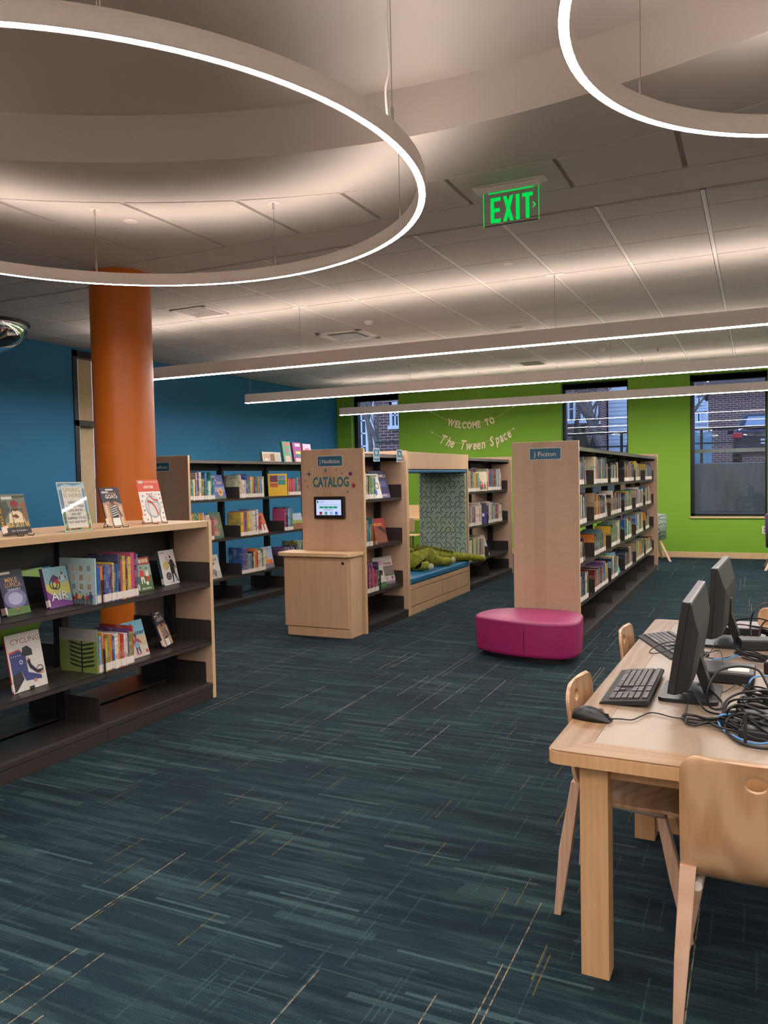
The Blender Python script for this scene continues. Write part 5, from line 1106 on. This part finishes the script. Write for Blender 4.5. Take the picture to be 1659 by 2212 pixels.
# cables -----------------------------------------------------------
BLK = 'black cables tangled on the computer table'
CB = [
('mouse_cable', [(-.402, 2.415, .65), (-.375, 2.45, .643), (-.342, 2.453, .643), (-.321, 2.501, .643), (-.302, 2.545, .643), (-.272, 2.546, .643), (-.237, 2.524, .643), (-.202, 2.515, .645)], .0022, 'thin mouse cable snaking across the pale inlay'),
('power_cable', [(-.184, 2.886, .66), (-.147, 2.802, .67), (-.124, 2.771, .66), (-.102, 2.722, .648), (-.102, 2.664, .646), (-.119, 2.647, .646), (-.134, 2.627, .66), (-.141, 2.609, .7), (-.131, 2.626, .74), (-.107, 2.686, .76), (-.068, 2.708, .77), (-.028, 2.716, .77), (.005, 2.715, .76), (.03, 2.686, .72), (.06, 2.62, .66)], .0038, 'thick black cable arching highest over the mini computer'),
('power_cable', [(.08, 2.759, .66), (.03, 2.759, .69), (-.021, 2.649, .71), (-.059, 2.64, .7), (-.086, 2.586, .69), (-.092, 2.529, .67), (-.085, 2.543, .65), (-.075, 2.513, .69), (-.045, 2.565, .69), (.005, 2.555, .68), (.06, 2.539, .66)], .0036, 'black cable in the near pile looping over itself twice'),
('power_cable', [(.09, 2.619, .66), (.029, 2.619, .7), (-.02, 2.6, .7), (-.065, 2.61, .69), (-.085, 2.609, .67), (-.094, 2.514, .646)], .0034, 'black cable curving down behind the blue cable'),
('power_cable', [(.05, 2.48, .66), (.004, 2.47, .69), (-.044, 2.471, .69), (-.077, 2.476, .67), (-.083, 2.45, .65), (-.072, 2.408, .644), (-.041, 2.344, .644), (.001, 2.321, .644), (.05, 2.331, .644)], .0042, 'black cable forming the large front loop nearest the chair back'),
('network_cable', [(-.06, 2.56, .66), (-.094, 2.508, .67), (-.104, 2.501, .66), (-.098, 2.462, .65), (-.079, 2.427, .644), (-.042, 2.377, .644), (-.001, 2.352, .644), (.05, 2.379, .65)], .0034, 'blue network cable bending around the front of the pile'),
('network_cable', [(.06, 3.0, .66), (.033, 2.997, .68), (-.009, 2.926, .69), (-.025, 2.883, .68), (-.027, 2.921, .65)], .0032, 'short blue cable arc right of the mini computer'),
('network_cable', [(-.178, 3.304, .644), (-.151, 3.372, .644), (-.109, 3.381, .645), (-.077, 3.439, .65), (-.03, 3.505, .65)], .0032, 'blue cable lying behind the mini computer'),
('tied_cable', [(-.05, 2.50, .655), (-.094, 2.505, .66), (-.138, 2.505, .655), (-.172, 2.539, .65), (-.198, 2.54, .65), (-.205, 2.525, .645), (-.199, 2.51, .644), (-.182, 2.492, .644), (-.143, 2.49, .645), (-.094, 2.499, .652), (-.05, 2.508, .66)], .0042, 'doubled black cord bundle poking left from the pile'),
('tied_cable', [(-.094, 2.512, .652), (-.15, 2.515, .646), (-.19, 2.515, .646), (-.192, 2.48, .645), (-.18, 2.462, .645), (-.161, 2.462, .645), (-.131, 2.487, .65), (-.111, 2.457, .65), (-.079, 2.438, .65), (-.03, 2.43, .65)], .004, 'lower black cord bundle under the other bundle'),
('thin_cable', [(-.198, 2.52, .645), (-.198, 2.57, .643), (-.202, 2.674, .643), (-.197, 2.685, .662), (-.212, 2.72, .662), (-.235, 2.741, .662)], .002, 'thin wire running up onto the near monitor base'),
('power_cable', [(-.243, 2.747, .67), (-.217, 2.778, .66), (-.188, 2.778, .657), (-.165, 2.679, .65), (-.138, 2.619, .644), (-.097, 2.579, .65)], .0034, 'black cord leaving the near monitor base toward the pile'),
('thin_cable', [(-.206, 2.963, .68), (-.182, 3.174, .69), (-.157, 3.29, .69), (-.129, 3.3, .69), (-.114, 3.145, .677)], .002, 'thin wire arching over the back of the mini computer'),
('power_cable', [(-.132, 3.922, .68), (-.068, 3.883, .72), (.007, 3.874, .73), (.08, 3.862, .71)], .0036, 'upper black cable arc behind the far monitor'),
('power_cable', [(-.12, 3.9, .68), (-.069, 3.923, .69), (.08, 3.89, .68)], .003, 'lower black cable arc behind the far monitor'),
('power_cable', [(-.026, 3.774, .65), (-.028, 3.868, .7), (-.017, 3.821, .76), (.012, 3.861, .79), (.042, 3.912, .79), (.09, 3.95, .74)], .004, 'black cable rising in a tall hoop at the right edge'),
('power_cable', [(-.087, 3.867, .69), (-.048, 3.799, .66), (-.002, 3.761, .645)], .003, 'short straight black cable beside the far monitor'),
('power_cable', [(.08, 3.9, .7), (.042, 3.896, .72), (.016, 3.86, .7), (.003, 3.817, .66), (-.01, 3.78, .645)], .004, 'short thick cable curl below the tall hoop'),
('keyboard_cable', [(-.300, 3.55, .668), (-.334, 3.532, .668), (-.367, 3.51, .662), (-.396, 3.47, .65), (-.405, 3.422, .643), (-.386, 3.401, .643), (-.354, 3.402, .65), (-.31, 3.42, .664)], .002, 'keyboard wire loop at the far keyboard'),
('thin_cable', [(-.163, 3.62, .66), (-.174, 3.5, .645), (-.192, 3.499, .643), (-.178, 3.397, .643), (-.127, 3.398, .643), (-.077, 3.439, .65)], .0024, 'thin wire crossing in front of the far monitor base'),
('thin_cable', [(.06, 2.339, .65), (.025, 2.339, .66), (-.019, 2.363, .66), (-.043, 2.441, .66), (-.031, 2.468, .68), (.004, 2.436, .68), (.05, 2.44, .67)], .002, 'thin wire loop at the front right of the pile'),
('thin_cable', [(-.136, 2.876, .643), (-.101, 2.883, .643), (-.067, 2.958, .65), (-.052, 2.975, .643)], .002, 'thin wire on the table before the mini computer'),
]
for nm, pts, r, lb in CB:
    base = Vector(pts[0]); o = MB().tube([tuple(Vector(q)-base) for q in smooth_path(pts, 7)], r, 7).build(nm, plain(78, 132, 186, .45, 0, None, .05, 30) if nm == 'network_cable' else M['wire']); o.location = base; tag(o, lb, 'cable')
R = random.Random(8)
def coil(cx, cy, cz, n, rx, ry, label, ci):
    base = Vector((cx, cy, cz)); P = []
    for i in range(n*10):
        a = 2*PI*i/10; k = 1+.12*math.sin(i*1.7+ci); P.append((rx*k*math.cos(a+ci), ry*k*math.sin(a+ci*.7), .004+.0035*(i/10)+.006*math.sin(i*.9+ci)))
    o = MB().tube(smooth_path(P, 3), .0032, 6).build('coiled_cable', M['wire']); o.location = base; tag(o, label, 'cable')
for i, (a, b, c, n, rx, ry, lb) in enumerate(((-.03, 2.56, .645, 6, .05, .07, 'tangled coil of black cord in the middle of the near pile'), (.005, 2.68, .645, 6, .055, .06, 'tangled coil of black cord behind the near pile'), (.01, 2.83, .645, 5, .05, .06, 'coil of black cord right of the mini computer'), (-.02, 3.42, .645, 6, .06, .06, 'coil of black cord beside the far adapter'), (.02, 3.95, .645, 5, .06, .05, 'coil of black cord at the far end of the table'), (-.07, 2.455, .645, 4, .035, .04, 'small tight cord coil at the front of the pile'), (.03, 2.42, .645, 5, .045, .06, 'coil of cord at the front right of the pile'))):
    coil(a, b, c, n, rx, ry, lb, i+1)
o = MB().box(-.004, .004, -.003, .003, 0, .085).build('cable_strap', M['blackm'], None, .001); o.location = (-.03, 2.345, .641); o.rotation_euler = (0, 0, .2); tag(o, 'upright black strap tying the front cable loops', 'cable tie')

# ================================================================= BANNERS ON THE GREEN WALL
GO = plain(242, 222, 176, .4, 0, None, .08, 20, 0, 'gold_card')
def banner(words, x0, z0, x1, z1, sag, hgt, label, script):
    yb = YG-.012; e = empty('letter_banner', ((x0+x1)/2, yb, (z0+z1)/2), 0, label, 'banner'); cx, cz = (x0+x1)/2, (z0+z1)/2
    zf = lambda x: z0+(z1-z0)*(x-x0)/(x1-x0)-sag*4*((x-x0)/(x1-x0))*(1-(x-x0)/(x1-x0))
    MB().tube([(x-cx, 0, zf(x)-cz) for x in [x0+(x1-x0)*k/24 for k in range(25)]], .0035, 5).build('string', GO, e)
    for xx, zz in ((x0, z0), (x1, z1)): MB().ball((xx-cx, -.004, zz-cz), .018, 0, 8, (1, .5, 1)).build('wall_hook', M['white'], e)
    for wd, a, b in words:
        n = len(wd)
        V, F = text_geo(wd, hgt*1.4, .034*hgt if script else .05*hgt, 1, .32 if script else 0); L0 = min(q[0] for q in V); L1 = max(q[0] for q in V)
        # advance of every letter
        cum = [0]
        for i in range(n): 
            Vi, _ = text_geo(wd[i], hgt*1.4, .034*hgt if script else .05*hgt, 1, .32 if script else 0); cum.append(cum[-1]+(max(q[0] for q in Vi)-min(q[0] for q in Vi))+.018)
        for i, chh in enumerate(wd):
            x = a+(b-a)*((cum[i]+cum[i+1])/2)/cum[-1]; sl = (zf(x+.02)-zf(x-.02))/.04; Vi, Fi = text_geo(chh, hgt*1.4, .034*hgt if script else .05*hgt, 1, .32 if script else 0)
            mx = (max(q[0] for q in Vi)+min(q[0] for q in Vi))/2; k = (b-a)/cum[-1]*(1.12 if script else 1.0); th = math.atan(sl); zc = zf(x)-.035
            def tr(q, yy): dx, dz = (q[0]-mx)*k, q[1]; return (x-cx+dx*math.cos(th)-dz*math.sin(th), yy, zc-cz+dx*math.sin(th)+dz*math.cos(th))
            m = len(Vi); mb = MB(); mb.add([tr(q, -.012) for q in Vi], Fi); mb.add([tr(q, -.008) for q in Vi], [f[::-1] for f in Fi])
            ed = {}
            for f in Fi:
                for u in range(len(f)):
                    ee = (f[u], f[(u+1) % len(f)]); key = tuple(sorted(ee)); ed.setdefault(key, []).append(ee)
            mb.add([tr(q, -.012) for q in Vi]+[tr(q, -.008) for q in Vi], [(q[0][0], q[0][0]+m, q[0][1]+m, q[0][1]) for q in ed.values() if len(q) == 1])
            mb.build('letter', GO, e)
banner([('WELCOME', -5.14, -4.50), ('TO', -4.42, -4.24)], -5.46, 2.60, -3.90, 2.60, .26, .125, 'gold letter banner reading WELCOME TO on the green wall', False)
banner([('The', -5.27, -5.0), ('Tween', -4.88, -4.42), ('Space', -4.34, -3.95)], -5.444, 2.215, -3.90, 2.215, .24, .17, 'gold script letter banner reading The Tween Space, lower on the green wall', True)
e = empty('wall_outlet', (.105, YG-.002, .46), 0, 'double wall outlet under the right green-wall window', 'outlet')
bx('cover_plate', M['white'], -.04, .04, -.006, 0, -.06, .06, e, .003); mb = MB(); mb.box(-.017, .017, -.009, -.006, .008, .04); mb.box(-.017, .017, -.009, -.006, -.04, -.008); mb.build('socket', M['steel'], e, .002)

# ================================================================= LOUNGE FURNITURE AT THE BACK
def tub_chair(x, y, rz, mat, label, r=.3, seat=.42, top=.78, legm=None):
    e = empty('tub_chair', (x, y, 0), rz, label, 'chair'); R = []
    for a in [-PI*.72+PI*1.44*k/18 for k in range(19)]:
        ca, sa = math.sin(a), -math.cos(a)*-1
        R.append(a)
    rings = []
    for k in range(19):
        a = PI*.28+PI*1.44*k/18; c, s = math.cos(a), math.sin(a); hgt = top-.1*(abs(k-9)/9)**2
        rings.append([(r*.80*c, r*.80*s, seat-.12), (r*.86*c, r*.86*s, hgt-.02), (r*.94*c, r*.94*s, hgt), (r*1.02*c, r*1.02*s, hgt-.02), (r*.98*c, r*.98*s, seat-.12)])
    MB().loft(rings).build('backrest', mat, e); MB().lathe([(r*.85, seat-.13), (r*.88, seat-.03), (r*.8, seat), (.01, seat+.01)], 28).build('seat', mat, e)
    for sx, sy in ((-1, -1), (-1, 1), (1, -1), (1, 1)):
        mb = MB(); ax = [(-1, -1), (1, -1), (1, 1), (-1, 1)]; mb.loft([[(sx*r*1.0+a*.016, sy*r*1.0+b*.016, 0) for a, b in ax], [(sx*r*.5+a*.028, sy*r*.5+b*.022, seat+.02 if legm else seat-.1) for a, b in ax]], smooth=False); mb.build('leg', legm or M['beech'], e)
    return e
tub_chair(-1.60, 13.25, PI/2+.3, M['arcs'], 'pale patterned tub chair on wooden legs behind the far end of the fiction bookcase', .3, .46, .76)
tub_chair(.40, 12.5, 0, plain(84, 56, 96, .5), 'purple tub chair at the right frame edge by the window', .3, .42, .78)
e = empty('lounge_seat', (-6.15, 4.75, 0), 0, 'rounded green lounge seat seen through the low bookcase', 'lounge seat')
gm = plain(92, 128, 40, .6, 0, None, .05, 8); MB().lathe([(.36, .02), (.44, .06), (.52, .2), (.56, .42), (.55, .6), (.5, .66), (.42, .64), (.4, .46), (.01, .45)], 36).build('shell', gm, e); MB().lathe([(.3, 0), (.3, .03)], 30).build('plinth', M['wire'], e)
# wooden reading-room desk and chair glimpsed through the nook
e = empty('study_desk', (-5.2, 12.75, 0), 0, 'wooden study desk glimpsed through the back of the nook', 'desk')
bx('desk_top', M['edge'], -.45, .4, -.3, .3, .66, .70, e, .003); bx('modesty_panel', M['edge'], -.45, .4, .26, .29, .70, .90, e, .003)
for a, b in ((-.42, -.27), (.37, -.27), (-.42, .27), (.37, .27)): bx('leg', M['wire'], a-.012, a+.012, b-.012, b+.012, 0, .66, e)
e = empty('stacking_chair', (-5.25, 12.1, 0), 0, 'light wood chair with black legs in front of the study desk', 'chair')
bx('backrest', M['edge'], -.2, .2, -.2, -.185, .50, .735, e, .02); bx('seat', M['edge'], -.2, .2, -.18, .2, .43, .445, e, .006)
for a, b in ((-.17, -.19), (.17, -.19), (-.17, .17), (.17, .17)): MB().tube([(a, b, .44), (a*1.15, b*1.15, 0)], .011, 6).build('leg', M['wire'], e)

# ================================================================= OUTSIDE THE WINDOWS
GZ = 1.55
o = bx('retaining_wall', M['concrete'], -12, 6, 16.5, 16.8, -.4, GZ, None, .02); tag(o, 'stained concrete retaining wall outside the windows', 'wall', None, 'structure')
o = bx('street_ground', M['asphalt'], -40, 30, 16.8, 80, GZ-.3, GZ-.02); struct(o)
o = bx('light_well_ground', M['concrete'], -14, 8, YG+GT, 16.5, -.5, -.2); struct(o)
e = empty('street_railing', (-.98, 16.62, GZ), 0, 'dark steel railing on top of the retaining wall', 'railing')
for i in range(-4, 4): bx('post', M['metal2'], i*1.5-.025, i*1.5+.025, -.025, .025, 0, .68, e)
mb = MB(); mb.box(-7, 6, -.02, .02, .37, .40); mb.build('rail', M['metal2'], e); mb = MB(); mb.box(-7, 6, -.03, .03, .2, .27); mb.build('rail', M['steel'], e)
mb = MB(); mb.box(-7, 6, -.02, .02, .64, .68); mb.build('rail', M['metal2'], e)
def facade(name, x0, x1, y, z1, depth, mat, wins, label, roofm=None, cat='building', roof=None):
    e = empty(name, ((x0+x1)/2, y, GZ), 0, label, cat); cx = (x0+x1)/2
    bx('wall', mat, x0-cx, x1-cx, 0, depth, -.02, z1-GZ, e)
    for a, b, c, d, nx, nz in wins:
        f = MB(); t = .07; f.box(a-cx, a-cx+t, -.05, .02, c-GZ, d-GZ); f.box(b-cx-t, b-cx, -.05, .02, c-GZ, d-GZ); f.box(a-cx, b-cx, -.05, .02, d-GZ-t, d-GZ); f.box(a-cx-.04, b-cx+.04, -.09, .02, c-GZ-.02, c-GZ+t)
        for i in range(1, nx): u = a-cx+(b-a)*i/nx; f.box(u-.018, u+.018, -.04, .0, c-GZ, d-GZ)
        for i in range(1, nz): u = c-GZ+(d-c)*i/nz; f.box(a-cx, b-cx, -.04, .0, u-.018, u+.018)
        q = f.build('window', M['trimwhite'], e); bx('pane', M['darkpane'], a-cx+.02, b-cx-.02, -.015, -.005, c-GZ+.02, d-GZ-.02, q)
    if roofm: MB().prism([(x0-cx-.3, z1-GZ), (x1-cx+.3, z1-GZ), (x1-cx-.4, z1-GZ+roof), (x0-cx+.4, z1-GZ+roof)], -.3, depth, 'y').build('roof', roofm, e)
    return e
facade('brick_house', -11.5, -7.2, 18.6, 6.5, 4, M['brick'], [(-9.50, -9.12, 1.9, 3.55, 2, 5), (-9.08, -8.95, 1.9, 3.55, 1, 1), (-8.5, -8.2, 2.65, 3.32, 2, 2)], 'red brick house close behind the left green-wall window')
facade('brick_house', -9.0, -4.25, 24.5, 6.5, 4, M['brick'], [(-5.25, -5.0, 2.95, 3.8, 1, 2), (-4.84, -4.62, 2.95, 3.7, 2, 2), (-4.5, -4.3, 2.9, 3.66, 2, 2)], 'brick house with white windows seen through the middle window')
facade('clapboard_house', -4.2, -1.9, 25.5, 5.0, 3, M['siding'], [(-3.5, -3.2, 3.0, 3.6, 1, 2)], 'white clapboard house behind the crooked tree')
o = MB().tube([(-5.2, 23.6, GZ), (-5.2, 23.6, 5.5)], .11, 16).build('porch_column', M['trimwhite']); tag(o, 'tall white round column outside the middle window', 'column')
facade('brick_building', -1.60, 6, 31, 4.25, 4, M['brick'], [], 'low brick building behind the parked car', M['roof'], roof=.7)
facade('white_house', -4.4, -2.0, 38, 5.1, 3, M['siding'], [(-2.42, -2.24, 4.35, 4.75, 1, 1), (-2.45, -2.25, 3.55, 4.05, 1, 1), (-2.15, -2.02, 3.55, 4.05, 1, 1)], 'distant white house with a dormer at the left of the right window', M['roof'], roof=.5)
e = empty('board_fence', (-2.2, 26, GZ), 0, 'pale blue board fence outside the right window', 'fence'); bx('boards', M['fence'], .32, .95, 0, .05, 0, 1.05, e); mb = MB()
for i in range(12): mb.box(.33+.05*i, .335+.05*i, -.012, 0, 0, 1.05)
mb.build('batten', M['fence'], e)
def tree(x, y, hgt, r0, seed, label, lean=0, n=3, spread=.7, kink=.15):
    R = random.Random(seed); mb = MB()
    def br(p, d, ln, r, lev):
        pts = [p]; q = Vector(p); dd = Vector(d)
        for i in range(5): dd = (dd+Vector((R.uniform(-kink, kink), R.uniform(-kink, kink)*.5, R.uniform(-.05, .12)))).normalized(); q = q+dd*ln/5; pts.append(tuple(q))
        mb.tube(pts, [r*(1-.4*i/5) for i in range(6)], 6 if lev else 10)
        if lev < n:
            for i in range(4 if lev == 0 else 3):
                t = R.uniform(.35, 1) if i else 1; idx = min(5, max(1, int(t*5))); nd = (dd+Vector((R.uniform(-spread, spread), R.uniform(-spread, spread)*.6, R.uniform(-.1, .6)))).normalized(); br(pts[idx], nd, ln*R.uniform(.55, .75), r*.6, lev+1)
    br((0, 0, 0), Vector((lean, 0, 1)).normalized(), hgt, r0, 0)
    o = mb.build('bare_tree', M['bark']); o.location = (x, y, GZ-.03); return tag(o, label, 'tree')
tree(-8.72, 17.9, 1.6, .075, 3, 'bare forked tree in front of the brick house at left', .05, 3, .7)
tree(-8.30, 17.6, 1.9, .06, 7, 'second bare tree closer to the window edge', -.04, 3, .6)
tree(-3.75, 22.2, 1.9, .14, 12, 'thick crooked grey tree trunk outside the middle window', -.1, 3, .7, .3)
tree(-3.35, 22.8, 2.0, .13, 15, 'second leaning grey trunk outside the middle window', .15, 3, .7, .3)
for i, (x, y) in enumerate(((-1.8, 44), (.2, 46), (2.4, 45))): tree(x, y, 3.0, .16, 30+i, ('bare tree against the sky at the left of the right window', 'bare tree against the sky above the brick building', 'bare tree against the sky at the right frame edge')[i], 0, 4, .9)
def shrub(x, y, hgt, r, seed, label):
    R = random.Random(seed); mb = MB(); mb.lathe([(r*.7, 0), (r, hgt*.25), (r*.75, hgt*.6), (.02, hgt)], 14)
    for i in range(260):
        t = R.random()**.8; a = R.uniform(0, 2*PI); rr_ = r*(1-t)*1.02+.02; c = Vector((rr_*math.cos(a), rr_*math.sin(a), t*hgt)); s = r*.22
        mb.add([c+Vector((R.uniform(-s, s), R.uniform(-s, s), R.uniform(-s, s)*.6)) for _ in range(3)], [(0, 1, 2)])
    o = mb.build('evergreen_shrub', M['hedge']); o.location = (x, y, GZ-.03); tag(o, label, 'shrub')
shrub(-4.46, 22.8, 1.25, .22, 1, 'pointed evergreen shrub outside the middle window, left one'); shrub(-4.12, 22.7, 1.05, .22, 2, 'pointed evergreen shrub outside the middle window, right one'); shrub(-4.75, 23.3, 1.5, .14, 3, 'slim dark evergreen beside the white column')
# parked car, rear towards the building
e = empty('car', (.25, 25.6, GZ+.12), 0, 'dark blue hatchback parked with its rear to the window', 'car')
cp = plain(20, 26, 46, .25, .2, None, .03, 5); W = .9
def sec(y, pts): return [(x, y, z) for x, z in pts]
def outline(w, z0, zb, zr, k): return [(-w, z0), (-w*1.0, zb*.6), (-w*.98, zb), (-w*k, zr), (-w*k*.8, zr+.05), (w*k*.8, zr+.05), (w*k, zr), (w*.98, zb), (w, zb*.6), (w, z0)]
MB().loft([sec(0, outline(W*.94, .2, .78, .8, .9)), sec(.12, outline(W, .18, .86, .92, .86)), sec(.6, outline(W, .18, .9, 1.36, .72)), sec(2.2, outline(W, .18, .9, 1.38, .72)), sec(3.0, outline(W, .18, .88, .95, .85)), sec(4.2, outline(W*.9, .25, .7, .74, .85))], smooth=False).build('body', cp, e, .04, 0, 3)
mb = MB(); mb.add([(-.62, .105, .93), (.62, .105, .93), (.5, .5, 1.3), (-.5, .5, 1.3)], [(0, 1, 2, 3)]); o = mb.build('rear_window', plain(120, 136, 160, .1, 0, None, .05, 5), e)
for v in o.data.vertices: v.co.y -= .03; v.co.z += .03
for s in (-1, 1):
    MB().box(s*.78-.13, s*.78+.13, -.03, .1, .68, .84).build('tail_light', plain(190, 40, 50, .2), e, .02)
    MB().box(s*1.0-.09, s*1.0+.09, 1.3, 1.38, .86, .98).build('side_mirror', M['blackm'], e, .02)
    for y in (.75, 3.3): MB().lathe([(.31, -.1), (.31, .1)], 24, 0, Matrix.Translation((s*.82, y, .19)) @ Matrix.Rotation(PI/2, 4, 'Y')).build('wheel', M['blackm'], e)
MB().box(-.86, .86, -.06, .12, .24, .5).build('bumper', cp, e, .04); bx('license_plate', plain(206, 210, 220, .5), -.16, .16, -.075, -.06, .5, .64, e); p = Print(-.075); p.text('2TR SX5', 0, .57, .07, (60, 80, 120), .02, fit=.27); p.build('plate_text', e)
p = Print(-.03); p.disc(0, .76, .07, .03, (190, 196, 206)); p.disc(0, .76, .055, .02, (90, 110, 150)); p.build('badge', e)
MB().tube([(.02, .03, .98), (.3, .0, 1.02)], .012, 6).build('rear_wiper', M['wire'], e)
